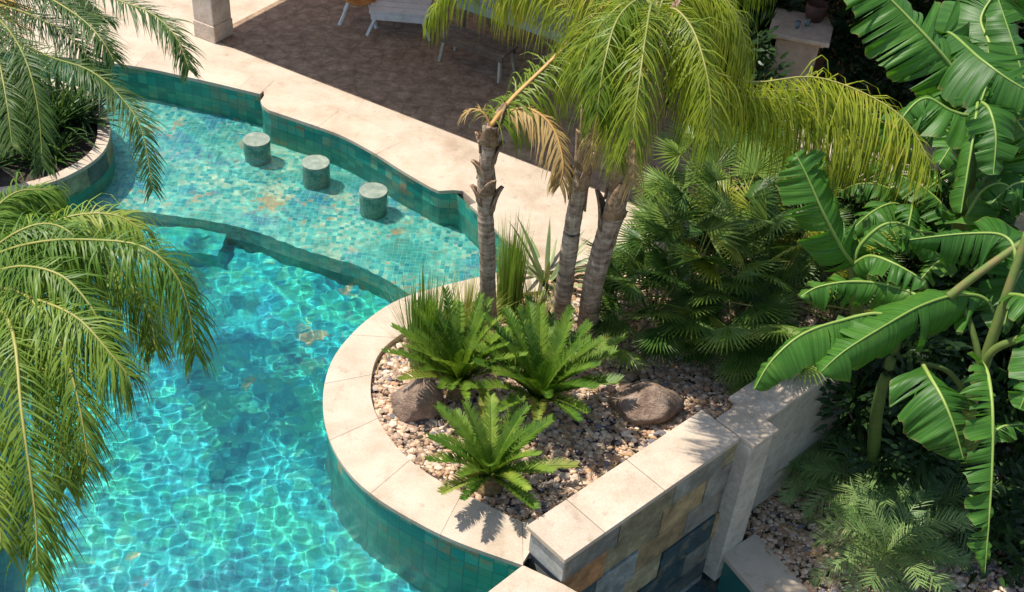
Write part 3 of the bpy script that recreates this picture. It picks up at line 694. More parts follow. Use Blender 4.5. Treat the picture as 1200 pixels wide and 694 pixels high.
def trunk(pts, radii, parent, mat, n_=14, ring=.09, seed=0, name='trunk'):
    r = random.Random(seed); L = sum((a - b_).length for a, b_ in zip(pts, pts[1:])); N = int(L / .03)
    path = spline(pts, N); rad = []
    for i in range(N + 1):
        t = i / N * (len(radii) - 1); j = min(int(t), len(radii) - 2); q = radii[j] + (radii[j + 1] - radii[j]) * (t - j)
        s = i * .03 / ring; rad.append(q * (1 + .06 * (1 - (s % 1)) + .03 * noise.noise(Vector((i * .3, seed, 0)))))
    mb = MB(); mb.tube(path, rad, n_)
    for i, v in enumerate(mb.v):
        k = noise.noise(Vector((v.x * 9, v.y * 9, v.z * 3 + seed))); c = path[min(N, i // n_)]; mb.v[i] = c + (v - c) * (1 + .12 * k)
    return mb.build(name, mat, parent, smooth=True), path
def boots(parent, path, rad, n_, i0, i1, seed, L=(.18, .4)):
    r = random.Random(seed)
    for k in range(n_):
        i = int(i0 + (i1 - i0) * k / n_); i = min(i, len(path) - 1); c = path[i]; a = k * 2.4 + r.random()
        d = Vector((math.cos(a), math.sin(a), 0)); s = Vector((-d.y, d.x, 0)); l = r.uniform(*L); rows = []
        for j in range(5):
            u = j / 4; w_ = rad * .85 * (1 - u) ** .7 + .03; q = c + d * (rad * (1. + .1 * u) + .07 * u * u) + UPV * l * u
            rows.append([q - s * w_ - d * w_ * .45, q - s * w_ * .5 - d * w_ * .08, q + d * .012, q + s * w_ * .5 - d * w_ * .08, q + s * w_ - d * w_ * .45])
        mb = MB(); mb.quadstrip(rows); o = mb.build('leaf_base', M['bootfib'], parent, smooth=True, fix=False); sl = o.modifiers.new('s', 'SOLIDIFY'); sl.thickness = .018
def fpx(l): return [Pd(x, y, d) for x, y, d in l]
#%%PALMS
# ------------------------------------------------------------------ palms behind the planter
G3 = 'trunked palms growing in the curved planter'
def base_at(x, y): return P(x, y, -.08)
# trunk one: the slim one with the dry frond
b1 = base_at(573, 392); t1 = thing('palm_tree', 'slim palm with a dry drooping frond and rough stub top', 'palm', b1, G3)
tr, pa = trunk([b1, Pd(571, 300, 12.9), Pd(569, 220, 12.35), Pd(575, 148, 11.95)], [.10, .085, .08, .078], t1, M['bark'], seed=1)
boots(t1, pa, .088, 9, len(pa) * .55, len(pa) - 2, 1, (.15, .32))
c1 = pa[-1]
frond([c1, Pd(594, 131, 11.9), Pd(622, 128, 11.8), Pd(648, 150, 11.7), Pd(660, 190, 11.65), Pd(656, 217, 11.7)], 70, .42, .022, .55, M['frond_dry'], M['rachis_orange'], t1, 'dry_frond', seed=1, lift=-.1, base=.15)
frond([c1, Pd(600, 116, 11.9), Pd(645, 72, 11.9), Pd(700, 14, 12.0), Pd(760, -30, 12.1), Pd(800, -40, 12.)], 230, .72, .015, .8, M['frond_queen'], M['rachis_orange'], t1, seed=2, lift=0, base=.05, rr_=.03, plum=.35, seg=5, mess=.2)
frond([c1, Pd(566, 132, 11.9), Pd(552, 128, 11.9), Pd(542, 136, 11.95)], 12, .2, .012, .3, M['frond_dry'], M['rachis_orange'], t1, 'dry_frond', seed=3, rr_=.014)
# trunk two and three
b2 = base_at(655, 388); t2 = thing('palm_tree', 'palm with pale peeling trunk between the slim palm and the thick one', 'palm', b2, G3)
tr, pa2 = trunk([b2, Pd(664, 315, 13.), Pd(677, 230, 12.4), Pd(692, 165, 12.), Pd(712, 105, 11.7)], [.105, .09, .085, .082, .065], t2, M['bark'], seed=2)
boots(t2, pa2, .092, 12, len(pa2) * .45, len(pa2) - 3, 2, (.3, .6))
b3 = base_at(687, 396); t3 = thing('palm_tree', 'thick leaning palm with leaf stubs and a full drooping green crown', 'palm', b3, G3)
tr, pa3 = trunk([b3, Pd(696, 330, 13.), Pd(715, 262, 12.5), Pd(735, 195, 12.05), Pd(757, 110, 11.5), Pd(768, 50, 11.2)], [.12, .108, .106, .106, .095, .08], t3, M['bark'], seed=3)
boots(t3, pa3, .116, 14, len(pa3) * .34, len(pa3) - 3, 4, (.35, .7))
c2 = pa2[-1]; c3 = pa3[-1]
FQ = M['frond_queen']; RQ = M['rachis']
def crown(root, c, lst, seed, nl=120, L=.8, w_=.013, droop=1.15, mat=FQ, rm=RQ, **kw):
    for i, f in enumerate(lst):
        frond([c] + fpx(f), nl, L, w_, droop, mat, rm, root, seed=seed + i, **{**dict(lift=.05, plum=.45, rr_=.014, seg=5, mess=.24, vary=.32), **kw})
crown(t3, c3, [
    [(764, 5, 10.7), (757, 40, 10.2), (748, 105, 9.95), (741, 160, 9.95)],
    [(785, 10, 10.9), (812, 35, 10.6), (830, 95, 10.4), (836, 160, 10.4)],
    [(740, 4, 11.), (712, 20, 10.8), (690, 50, 10.8), (678, 85, 10.8)],
    [(780, -5, 11.3), (830, -15, 11.4), (862, 15, 11.4), (876, 60, 11.5)],
    [(755, 0, 10.7), (725, 20, 10.3), (708, 75, 10.1), (700, 130, 10.1)],
    [(770, -30, 11.4), (760, -70, 11.8), (745, -95, 12.4), (720, -90, 13.)],
    [(800, -30, 11.6), (850, -50, 12.2), (900, -40, 12.8)],
    [(735, -25, 11.3), (690, -40, 11.6), (640, -35, 11.8), (590, -5, 11.9)],
], 100, 190)
crown(t2, c2, [
    [(700, 60, 11.7), (670, 10, 11.7), (600, -30, 11.8), (535, -22, 11.9), (503, 18, 12.)],
    [(715, 70, 11.2), (722, 85, 10.9), (728, 130, 10.8), (724, 185, 10.8)],
], 200, 140, .62)
crown(t3, c3, [
    [(815, 75, 11.4), (880, 96, 11.7), (950, 90, 11.8), (1010, 108, 11.7), (1060, 140, 11.5), (1090, 190, 11.4)],
    [(812, 84, 11.6), (875, 106, 12.1), (940, 106, 12.3), (990, 116, 12.3), (1035, 144, 12.2), (1060, 180, 12.1)],
    [(812, 82, 11.5), (870, 112, 11.9), (930, 118, 12.), (980, 140, 11.9), (1010, 175, 11.8)],
], 300, 190, .95, .013, 1.25)
frond([c3] + fpx([(760, 60, 10.9), (752, 95, 10.8), (745, 150, 10.8), (742, 215, 10.9)]), 90, .5, .014, .9, M['frond_dry'], M['rachis_orange'], t3, 'dry_frond', seed=61)
frond([c2] + fpx([(705, 120, 11.4), (697, 150, 11.3), (692, 190, 11.4)]), 50, .3, .014, .9, M['frond_dry'], M['rachis_orange'], t2, 'dry_frond', seed=62)
# ------------------------------------------------------------------ palm at the left planter
bA = P(-60, 150, -.07) + Vector((-.6, 0, 0)); cA = Pd(-45, -25, 12.6)
tA = thing('palm_tree', 'feathery date palm arching from the round planter over the shallow ledge', 'palm', bA)
trunk([bA, bA.lerp(cA, .5) + Vector((-.1, .1, 0)), cA], [.2, .17, .15], tA, M['bark'], seed=5)
FD = M['frond_date']
crown(tA, cA, [
    [(10, -28, 12.4), (62, 0, 12.1), (98, 24, 11.9), (120, 48, 11.8), (134, 72, 11.8)],
    [(40, -45, 12.5), (128, -4, 12.2), (176, 15, 12.1), (206, 43, 12.), (222, 82, 12.)],
    [(-10, 30, 12.2), (52, 64, 11.8), (104, 82, 11.6), (140, 112, 11.5), (166, 152, 11.4), (179, 222, 11.4)],
    [(-20, 5, 12.2), (10, 35, 11.8), (32, 75, 11.5), (45, 130, 11.4), (50, 195, 11.4)],
    [(-30, 20, 12.1), (-5, 60, 11.6), (8, 120, 11.3), (14, 170, 11.2)],
    [(-10, -30, 12.8), (50, -30, 13.2), (90, -8, 13.4), (115, 25, 13.5)],
    [(-15, 0, 12.5), (30, 15, 12.2), (70, 35, 12.1), (100, 62, 12.), (118, 95, 12.)],
    [(-5, -15, 12.6), (40, -12, 12.6), (85, 10, 12.7), (130, 22, 12.8)],
    [(-80, 10, 12.6), (-130, 60, 12.6)], [(-70, -60, 13.), (-110, -90, 13.6)], [(-20, -70, 13.2), (30, -90, 14.)],
], 400, 165, .34, .014, .22, FD, RQ, plum=.2, lift=.15, fwd=.7, mess=.12)
mb = MB(); r = random.Random(9)
for i in range(60):
    q = Pd(-20 + r.uniform(0, 66), 0 + r.uniform(0, 46), 12.4 + r.uniform(-.1, .3)); mb.tube([cA.lerp(q, .6), q + Vector((0, 0, .05)), q + Vector((r.gauss(0, .06), r.gauss(0, .06), -.16))], [.008, .007, .005], 4, cap=False)
mb.build('flower_stalk', leafmat('fruit_stalk', (.5, .28, .03), (.62, .40, .06), None, .5, .2), tA)
# ------------------------------------------------------------------ near left palm
cB = Pd(-45, 322, 8.45); bB = Vector((-5.75, 6.9, -.01))
tB = thing('palm_tree', 'olive green palm with long drooping fronds hanging over the deep water', 'palm', bB)
trunk([bB, bB.lerp(cB, .45) + Vector((-.25, 0, .15)), cB], [.2, .17, .13], tB, M['bark'], seed=6)
FL = M['frond_queen_left']
crown(tB, cB, [
    [(0, 296, 8.4), (50, 283, 8.3), (105, 281, 8.2), (165, 288, 8.1), (203, 318, 8.05), (221, 362, 8.05), (229, 415, 8.1)],
    [(-5, 300, 8.6), (40, 270, 8.8), (90, 252, 8.9), (135, 252, 8.9), (165, 268, 8.9)],
    [(0, 340, 8.2), (40, 350, 7.9), (90, 372, 7.7), (130, 415, 7.6), (150, 440, 7.6)],
    [(-10, 350, 8.2), (15, 390, 7.7), (25, 480, 7.4), (36, 560, 7.3), (42, 610, 7.3), (44, 668, 7.3)],
    [(-5, 335, 8.2), (35, 350, 7.9), (70, 400, 7.7), (92, 470, 7.6), (104, 545, 7.6)],
    [(-30, 370, 8.2), (-20, 450, 7.6), (-8, 550, 7.3), (2, 640, 7.2)],
    [(-20, 300, 8.5), (20, 272, 8.5), (55, 262, 8.5), (85, 275, 8.4), (105, 310, 8.4)],
    [(-10, 318, 8.3), (30, 312, 8.), (75, 325, 7.9), (110, 365, 7.8), (128, 410, 7.8)],
    [(-30, 290, 8.6), (-10, 250, 8.8), (20, 225, 9.), (60, 222, 9.1)],
    [(-10, 310, 8.5), (40, 298, 8.6), (95, 300, 8.6), (145, 325, 8.5), (175, 370, 8.5), (182, 410, 8.5)],
    [(-20, 345, 8.3), (10, 370, 8.), (50, 430, 7.8), (70, 510, 7.7), (78, 570, 7.7)],
    [(-25, 330, 8.4), (0, 350, 8.2), (30, 395, 8.), (55, 450, 7.95)],
    [(-90, 300, 8.6), (-150, 320, 8.6)], [(-80, 280, 8.9), (-130, 250, 9.3)], [(-70, 360, 8.2), (-120, 420, 7.9)],
], 500, 210,   .55, .012, .85, FL, RQ, plum=.35, lift=.12)
#%%SMALL
# ------------------------------------------------------------------ cycads in the gravel
def cycad(label, c, n_, L, seed, tilt=.0, elev=(.4, 1.4), stemh=.22, Lf=.16, group='cycads in the gravel bed'):
    r = random.Random(seed); t = thing('cycad', label, 'cycad', c, group)
    mb = MB(); pts = [c + UPV * (stemh * k / 6) for k in range(7)]; mb.tube(pts, [.12 + .03 * math.sin(k * 1.2) - .03 * (k == 6) for k in range(7)], 12)
    for i, v in enumerate(mb.v): mb.v[i] = v + Vector((r.gauss(0, .006), r.gauss(0, .006), r.gauss(0, .006)))
    mb.build('stem', M['cycad_stem'], t, smooth=False); top = pts[-1]
    for k in range(n_):
        u = (k + .5) / n_; a = k * 2.39996 + r.gauss(0, .12); e = elev[1] - (elev[1] - elev[0]) * u ** .8 + r.gauss(0, .06)
        h = Vector((math.cos(a), math.sin(a), 0)); l = L * r.uniform(.85, 1.1); pts_ = []
        q = top + h * .04; ee = e
        for j in range(6):
            pts_.append(q.copy()); d = h * math.cos(ee) + UPV * math.sin(ee); q = q + d * l / 5; ee -= (.11 if e > .7 else .07)
        frond(pts_, 84, Lf * r.uniform(.85, 1.1), .0165, .02, M['cycad'] if k < n_ - 3 else M['grassy'], M['cycad'], t, 'frond', lift=.5, fwd=.8, base=.06, rr_=.013, seg=2, seed=seed * 50 + k, plum=.03, vary=.06, tipL=.4, rn=14)
    return t
cycad('cycad at the front of the bed, its fronds shading the coping', P(573, 572, -.08), 22, .78, 11, stemh=.22, Lf=.14)
cycad('largest cycad, growing right below the slim palm trunks', P(630, 486, -.08), 38, .98, 12, elev=(.62, 1.42), stemh=.26, Lf=.15)
cycad('cycad growing between the upright reeds and the pinkish boulder', P(537, 462, -.08), 34, .95, 13, elev=(.74, 1.45), stemh=.2, Lf=.125)
# ------------------------------------------------------------------ reeds and grasses
def blades(name, label, cat, c, n_, L, spread, wd_, droop, mat, seed, rad=.15, seg=5, group=None, part='blade_tuft'):
    r = random.Random(seed); t = thing(name, label, cat, c, group); mb = MB()
    for i in range(n_):
        a = r.uniform(0, 6.28); q = c + Vector((math.cos(a), math.sin(a), 0)) * rad * math.sqrt(r.random()); h = Vector((math.cos(a), math.sin(a), 0)) * abs(r.gauss(0, spread))
        d = (UPV + h).normalized(); leaflet(mb, q, d, Vector((-math.sin(a), math.cos(a), 0)), L * r.uniform(.6, 1.1), wd_, droop * r.uniform(.5, 1.5), seg)
    o = mb.build(part, mat, t, smooth=True, fix=False); o['kind'] = 'stuff'
    return t
blades('horsetail_reed', 'upright green reed clump at the edge of the coping by the boulder', 'reed', P(497, 432, -.08), 230, 1.25, .10, .02, .01, M['reed'], 1, .16, 4, 'upright reed clumps')
blades('horsetail_reed', 'upright green reed clump behind the slim palm trunk', 'reed', P(594, 372, -.08), 240, 1.35, .06, .02, .008, M['reed'], 2, .15, 4, 'upright reed clumps')
blades('grass_clump', 'arching yellowish grass clump between the reeds and slim palm', 'grass', P(545, 395, -.08), 420, .75, .55, .008, .16, M['grassy'], 3, .2, 5, 'ornamental grass clumps')
blades('grass_clump', 'arching grass clump at the foot of the two thicker palms', 'grass', P(622, 385, -.08), 320, .6, .5, .008, .16, M['grassy'], 4, .18, 5, 'ornamental grass clumps')
blades('grass_clump', 'fine grey grass spraying out over the planter coping', 'grass', P(488, 412, -.08), 160, .8, .6, .005, .08, M['agave'], 5, .1, 5, 'ornamental grass clumps')
def straps(name, label, cat, c, n_, L, wd_, droop, mat, seed, elev=(.2, 1.3), group=None, part='leaf', rad=.05, seg=6):
    r = random.Random(seed); t = thing(name, label, cat, c, group)
    for i in range(n_):
        a = i * 2.39996 + r.gauss(0, .2); e = r.uniform(*elev); h = Vector((math.cos(a), math.sin(a), 0)); mb = MB()
        d = h * math.cos(e) + UPV * math.sin(e); q = c + h * rad; rows = []; l = L * r.uniform(.75, 1.15); dd = d.copy(); s = Vector((-h.y, h.x, 0))
        for k in range(seg + 1):
            u = k / seg; w_ = wd_ * (.6 + 1.2 * u * (1 - u)) * (1 - u ** 3) + .001; up_ = s.cross(dd)
            rows.append([q - s * w_ * .5 - up_ * w_ * .12 * -1, q, q + s * w_ * .5 + up_ * w_ * .12]); dd = (dd - UPV * droop * (.4 + u)).normalized(); q = q + dd * l / seg
        mb.quadstrip(rows); mb.build(part, mat, t, smooth=True, fix=False)
    return t
straps('agave', 'pale striped strap leaved agave behind the palm trunks', 'agave', P(640, 330, -.08), 22, .85, .07, .09, M['agave'], 1, (.3, 1.2))
straps('lily_clump', 'dark strap leaved clump spilling over the coping towards the stools', 'lily', P(96, 140, -.07), 90, .7, .045, .12, M['lily'], 12, (.3, 1.4), 'strap leaved clumps on the round planter', rad=.1)
straps('lily_clump', 'dark strap leaved clump in the middle of the round planter', 'lily', P(38, 165, -.07), 100, .95, .05, .11, M['lily'], 13, (.4, 1.45), 'strap leaved clumps on the round planter', rad=.12)
# left planter underplanting
straps('lily_clump', 'dense dark strap leaved clump on the round planter facing the ledge', 'lily', P(66, 150, -.07), 110, 1.0, .05, .11, M['lily'], 2, (.3, 1.4), 'strap leaved clumps on the round planter', rad=.1)
straps('lily_clump', 'dark strap leaved clump behind the hanging date fronds at the planter back', 'lily', P(15, 128, -.07), 110, 1.15, .055, .1, M['lily'], 3, (.3, 1.4), 'strap leaved clumps on the round planter', rad=.1)
straps('lily_clump', 'low strap leaved clump along the front coping of the round planter', 'lily', P(55, 185, -.07), 80, .55, .04, .14, M['lily'], 4, (.2, 1.2), 'strap leaved clumps on the round planter', rad=.12)
straps('lily_clump', 'low strap leaved clump in the round planter under the date palm', 'lily', P(-10, 190, -.07), 80, .6, .04, .14, M['lily'], 5, (.2, 1.2), 'strap leaved clumps on the round planter', rad=.12)
# ------------------------------------------------------------------ fan palms
def fanleaf_mesh(name, mat, seed, nseg=26, Rr=.46, span=3.6):
    r = random.Random(seed); mb = MB()
    for i in range(nseg):
        a = -span / 2 + span * i / (nseg - 1); l = Rr * (.78 + .22 * math.cos(a * .6)) * r.uniform(.92, 1.06)
        d = Vector((math.cos(a), math.sin(a), .10 * math.cos(a * 2))); s = Vector((-math.sin(a), math.cos(a), 0)); rows = []
        for k in range(5):
            u = k / 4; w_ = (.006 + .05 * u / .35 * Rr if u < .35 else (.006 + .05 * Rr) * (1 - (u - .35) / .65) ** .8) * .62 + .001
            q = d * l * u + Vector((0, 0, -.10 * u * u * l - .02 * abs(a) * u + r.gauss(0, .004)))
            rows.append([q - s * w_ + Vector((0, 0, w_ * .5)), q, q + s * w_ + Vector((0, 0, w_ * .5))])
        mb.quadstrip(rows)
    me = bpy.data.meshes.new(name); me.from_pydata([tuple(v) for v in mb.v], [], mb.f); me.materials.append(mat); return me
FANS = [fanleaf_mesh('fan_leaf', M['fan'], s) for s in range(4)]; FANY = fanleaf_mesh('fan_leaf_young', M['fan_bright'], 9)
def orient(p, d, nrm):
    d = d.normalized(); y = nrm.cross(d).normalized(); z_ = d.cross(y); m_ = Matrix((d, y, z_)).transposed().to_4x4(); m_.translation = p; return m_
def fanpalm(label, c, n_, Lp, seed, sc=1., elev=(.0, 1.4), group='fan palms behind the slate wall', stems=1, young=False):
    r = random.Random(seed); t = thing('fan_palm', label, 'palm', c, group); inv = Matrix.Translation(-c)
    stm = MB(); stm.tube([c - UPV * .05, c + UPV * .25, c + UPV * .5 * sc], [.16, .15, .1], 10); stm.build('trunk', M['bark'], t)
    for k in range(n_):
        a = k * 2.39996 + r.gauss(0, .15); e = elev[1] - (elev[1] - elev[0]) * ((k + .5) / n_) ** .75 + r.gauss(0, .08)
        h = Vector((math.cos(a), math.sin(a), 0)); d = h * math.cos(e) + UPV * math.sin(e); l = Lp * r.uniform(.75, 1.15)
        q0 = c + UPV * .45 * sc; q1 = q0 + d * l - UPV * .05 * l
        mb = MB(); mb.tube([q0, q0.lerp(q1, .5) + UPV * .03, q1], [.013, .011, .009], 4, cap=False)
        dl = (d * .75 + h * .35 - UPV * .15 + Vector((r.gauss(0, .12), r.gauss(0, .12), r.gauss(0, .12)))).normalized()
        nr = (UPV * .9 - h * .25 + TOSUN * .5 + Vector((r.gauss(0, .25), r.gauss(0, .25), 0)))
        nr = (nr - dl * nr.dot(dl)).normalized()
        lf_ = link('leaf', FANY if young and k % 2 == 0 else FANS[r.randrange(4)]); lf_.parent = t
        lf_.matrix_parent_inverse = inv; s_ = sc * r.uniform(.8, 1.1)
        lf_.matrix_basis = orient(q1, dl, nr) @ Matrix.Scale(s_, 4)
        st_ = mb.build('petiole', M['rachis'] if k % 3 == 0 else M['fan'], lf_, fix=False)
        st_.matrix_parent_inverse = (lf_.matrix_parent_inverse @ lf_.matrix_basis).inverted()
        st_.matrix_parent_inverse = (Matrix.Translation(c) @ inv @ lf_.matrix_basis).inverted()
    return t
fanpalm('large dark fan palm clump right of the thick palm trunk', P(795, 385, -.08), 34, .95, 1, 1.05)
fanpalm('fan palm with paler upper leaves under the drooping crown', P(835, 345, -.08) , 30, 1.3, 2, 1.05, (.1, 1.45))
fanpalm('fan palm spreading low over the domed brown boulder', P(760, 400, -.08), 26, .6, 3, .8, (-.05, 1.2))
fanpalm('fan palm with a few yellow young leaves beside the banana plants', P(895, 385, -.08), 28, 1.2, 4, 1., (.1, 1.4), young=True)
fanpalm('fan palm overhanging the end of the slate wall cap', P(850, 425, -.08), 24, .55, 5, .85, (-.05, 1.2))
fanpalm('fan palm at the deck edge behind the larger fan palms', P(850, 285, -.08), 28, 1.0, 6, 1.0, (.0, 1.4))
# ------------------------------------------------------------------ banana plants
def bananaleaf(pts, W_, root, seed=0, fold=(.35, .35), tears=5, wave_=.05, n_=66, taper0=.12, sides=(1, 1), nrm=None, rr_=.016, petiole=.0, xt=10):
    """fold: droop angle of the left and right half below the leaf plane"""
    r = random.Random(seed); path = spline(pts, n_); L = [0]
    for a, b_ in zip(path, path[1:]): L.append(L[-1] + (b_ - a).length)
    mb = MB(); mb.uv = []; K = 5
    for si, s in enumerate((-1, 1)):
        if not sides[si]: continue
        cuts_ = sorted(r.sample(range(8, n_ - 6), tears + r.randrange(xt + 1)))
        segs = []; a = 0
        for c_ in cuts_ + [n_]: segs.append((a, c_)); a = c_
        ph = r.uniform(0, 6)
        for (i0, i1) in segs:
            jit = r.gauss(0, .26); rows = []
            for i in range(i0, i1 + 1):
                t = i / n_
                if t < petiole: continue
                tt = (t - petiole) / (1 - petiole)
                w_ = W_ * .5 * (math.sin(math.pi * min(1, (taper0 + (1 - taper0) * tt))) ** .55 if tt < .999 else .02) * (sides[si])
                T = (path[min(i + 1, n_)] - path[max(i - 1, 0)]).normalized()
                S = (T.cross(nrm) if nrm is not None else T.cross(UPV))
                S = S.normalized() if S.length > .05 else T.orthogonal().normalized(); N = S.cross(T).normalized()
                if nrm is None and N.z < 0: N = -N
                row = []; gap = (.018 if i == i1 and i1 < n_ else -.0) + (.018 if i == i0 and i0 > 0 else 0)
                for k in range(K + 1):
                    u = k / K; an = fold[si] * (.55 + .75 * u) + jit * u
                    q = path[i] + S * s * w_ * u * math.cos(an) - N * w_ * u * math.sin(an) + N * (wave_ * u * math.sin(L[i] * 17 + ph) + wave_ * .4 * u * math.sin(L[i] * 41 + ph * 2) + .010 * min(1, u * 3) * math.sin(L[i] * 70 + ph * 3)) + T * w_ * u * .22
                    if gap: q = q + T * (gap * u * (-1 if i == i1 else 1))
                    row.append(q); mb.uv.append((L[i] - w_ * u * .1 + 10 * si, u))
                rows.append(row)
            if len(rows) > 1: mb.quadstrip(rows)
            else: mb.uv = mb.uv[:len(mb.v)]
    o = mb.build('leaf', M['banana'], root, smooth=True, fix=False)
    rb = MB(); rb.tube(path, [rr_ * (1.25 - 1.1 * i / n_) + .003 for i in range(n_ + 1)], 6); rb.build('midrib', M['banana_rib'], o, smooth=True)
    return o
def stemtube(root, pts, radii, name='stem', mat='banana_stem'):
    mb = MB(); path = spline(pts, 20); mb.tube(path, [radii[0] + (radii[-1] - radii[0]) * i / 20 for i in range(21)], 10); mb.build(name, M[mat], root, smooth=True)
GB = 'banana plants behind the plaster wall'
# front plant: big leaves over the wall
f1b = P(1022, 560, GZ); bn1 = thing('banana_plant', 'banana plant whose bright leaf tip bows down onto the plaster wall', 'banana plant', f1b, GB)
stemtube(bn1, [f1b, Pd(1028, 480, 12.4), Pd(1048, 410, 11.8), Pd(1060, 385, 11.6)], [.085, .028])
k1 = Pd(1060, 385, 11.6)
bananaleaf([k1] + fpx([(1030, 368, 11.5), (985, 376, 11.35), (940, 392, 11.2), (905, 422, 11.15), (884, 456, 11.2)]), .62, bn1, 2, (.75, .9), 3, .025, petiole=.12)
bananaleaf([k1] + fpx([(1075, 350, 11.7), (1045, 335, 11.8), (1000, 330, 11.8), (960, 336, 11.8), (938, 348, 11.8)]), .55, bn1, 3, (1.0, .5), 5, .04, petiole=.1)
# plant with hanging leaves at the right
f2b = P(1130, 560, GZ); bn2 = thing('banana_plant', 'banana plant with a frilled torn leaf hanging straight down', 'banana plant', f2b, GB)
stemtube(bn2, [f2b, Pd(1136, 480, 12.2), Pd(1152, 430, 11.7), Pd(1180, 345, 11.3), Pd(1205, 270, 11.1)], [.085, .035])
stemtube(bn2, [Pd(1150, 440, 11.7), Pd(1143, 400, 11.6), Pd(1128, 352, 11.58)], [.04, .025], 'leaf_stalk')
stemtube(bn2, [Pd(1138, 470, 12.1), Pd(1112, 436, 11.8), Pd(1081, 426, 11.6)], [.035, .022], 'leaf_stalk')
stemtube(bn2, [Pd(1136, 530, 12.5), Pd(1148, 516, 12.1), Pd(1161, 512, 11.9)], [.03, .018], 'leaf_stalk'); 
stemtube(bn2, [Pd(1148, 440, 11.7), Pd(1165, 410, 11.5), Pd(1210, 392, 11.2)], [.045, .035], 'leaf_stalk')
stemtube(bn2, [Pd(1200, 283, 11.2), Pd(1150, 318, 11.35), Pd(1112, 348, 11.5)], [.035, .045], 'leaf_stalk')
bananaleaf(fpx([(1158, 412, 11.58), (1166, 372, 11.6), (1152, 349, 11.6), (1120, 346, 11.5), (1080, 358, 11.4), (1038, 381, 11.25), (990, 411, 11.1), (962, 436, 11.1)]), .95, bn2, 1, (1.15, .35), 5, .03, petiole=.16)
bananaleaf(fpx([(1150, 425, 11.5), (1158, 440, 11.2), (1163, 480, 11.), (1163, 540, 10.95), (1159, 610, 11.), (1154, 672, 11.1)]), .5, bn2, 4, (.5, .4), 16, .05, nrm=(-FW + RT * .5), sides=(.25, 1.0))
bananaleaf(fpx([(1082, 428, 11.6), (1090, 442, 11.3), (1105, 468, 11.1), (1118, 500, 11.05), (1129, 538, 11.1)]), .92, bn2, 5, (.5, .55), 3, .05, nrm=(-FW + UP * .4))
bananaleaf(fpx([(1160, 512, 11.9), (1175, 500, 11.9), (1200, 497, 11.9)]), .35, bn2, 6, (.3, .3), 1, .02)
bananaleaf(fpx([(1180, 345, 11.3), (1190, 300, 11.2), (1175, 276, 11.3), (1130, 274, 11.4), (1066, 281, 11.5)]), .75, bn2, 7, (1.2, .3), 5, .035, petiole=.15)
bananaleaf(fpx([(1180, 345, 11.3), (1205, 350, 11.0), (1225, 380, 10.8), (1210, 440, 10.6), (1195, 480, 10.6)]), .5, bn2, 8, (.5, .4), 4, .04)
# tall plants behind
f3b = P(1130, 330, -.2); bn3 = thing('banana_plant', 'tall banana plant with broad ribbed leaves rising beside the drooping palm frond', 'banana plant', f3b, GB)
stemtube(bn3, [f3b, Pd(1128, 250, 12.8), Pd(1135, 180, 12.4), Pd(1140, 120, 12.2)], [.14, .07])
k3 = Pd(1140, 120, 12.2)
bananaleaf([k3] + fpx([(1118, 82, 12.1), (1090, 48, 12.), (1060, 16, 12.), (1030, -15, 12.), (1005, -45, 12.1)]), 1.05, bn3, 9, (.4, .55), 4, .045, nrm=(-FW + UP * .3))
bananaleaf([k3] + fpx([(1110, 40, 12.5), (1150, 70, 11.9), (1185, 95, 11.7), (1230, 120, 11.6)]), 1.0, bn3, 10, (.45, .5), 6, .04, nrm=(-FW + UP * .5), petiole=.1)
bananaleaf([k3] + fpx([(1160, 60, 12.6), (1150, 20, 12.8), (1180, -20, 12.8), (1230, -50, 12.7)]), 1.1, bn3, 11, (.4, .5), 4, .04, nrm=(-FW + UP * .4), petiole=.1)
bananaleaf([k3] + fpx([(1138, 135, 11.8), (1115, 130, 11.7), (1085, 115, 11.7), (1060, 135, 11.7), (1045, 170, 11.7)]), .75, bn3, 12, (.7, .6), 3, .04)
bananaleaf([k3] + fpx([(1150, 120, 11.8), (1160, 130, 11.6), (1167, 160, 11.5), (1164, 205, 11.5)]), .6, bn3, 13, (.3, .5), 2, .03, nrm=(-FW + UP * .2))
bananaleaf([k3] + fpx([(1146, 110, 11.9), (1142, 150, 11.6), (1134, 200, 11.5), (1126, 250, 11.5)]), .55, bn3, 14, (1.1, 1.1), 2, .03, nrm=(-FW))
bananaleaf(fpx([(1128, 252, 12.78), (1130, 258, 12.1), (1150, 225, 11.9), (1175, 215, 11.8), (1200, 235, 11.8)]), .5, bn3, 15, (.5, .6), 1, .03)
f4b = P(1005, 400, -.1); bn4 = thing('banana_plant', 'young banana plant with upright leaves between fan palms and taller bananas', 'banana plant', f4b, GB)
stemtube(bn4, [f4b, Pd(1003, 350, 12.6), Pd(1000, 310, 12.2)], [.09, .05]); k4 = Pd(1000, 310, 12.2)
bananaleaf([k4] + fpx([(986, 290, 12.), (965, 250, 11.8), (945, 205, 11.7), (932, 180, 11.7)]), .72, bn4, 16, (.5, .45), 4, .03, nrm=(-FW + UP * .2))
bananaleaf([k4] + fpx([(1010, 285, 12.1), (1040, 262, 12.), (1075, 270, 12.), (1100, 300, 12.)]), .6, bn4, 17, (.6, .7), 4, .03)
bananaleaf([k4] + fpx([(1020, 300, 12.), (1050, 310, 11.8), (1085, 330, 11.7)]), .5, bn4, 18, (.5, .5), 3, .03)
f5b = P(1240, 420, -.6); bn5 = thing('banana_plant', 'banana plant at the outer end of the row with overlapping torn leaves', 'banana plant', f5b, GB)
stemtube(bn5, [f5b, Pd(1240, 330, 12.6), Pd(1235, 250, 12.2)], [.13, .07]); k5 = Pd(1235, 250, 12.2)
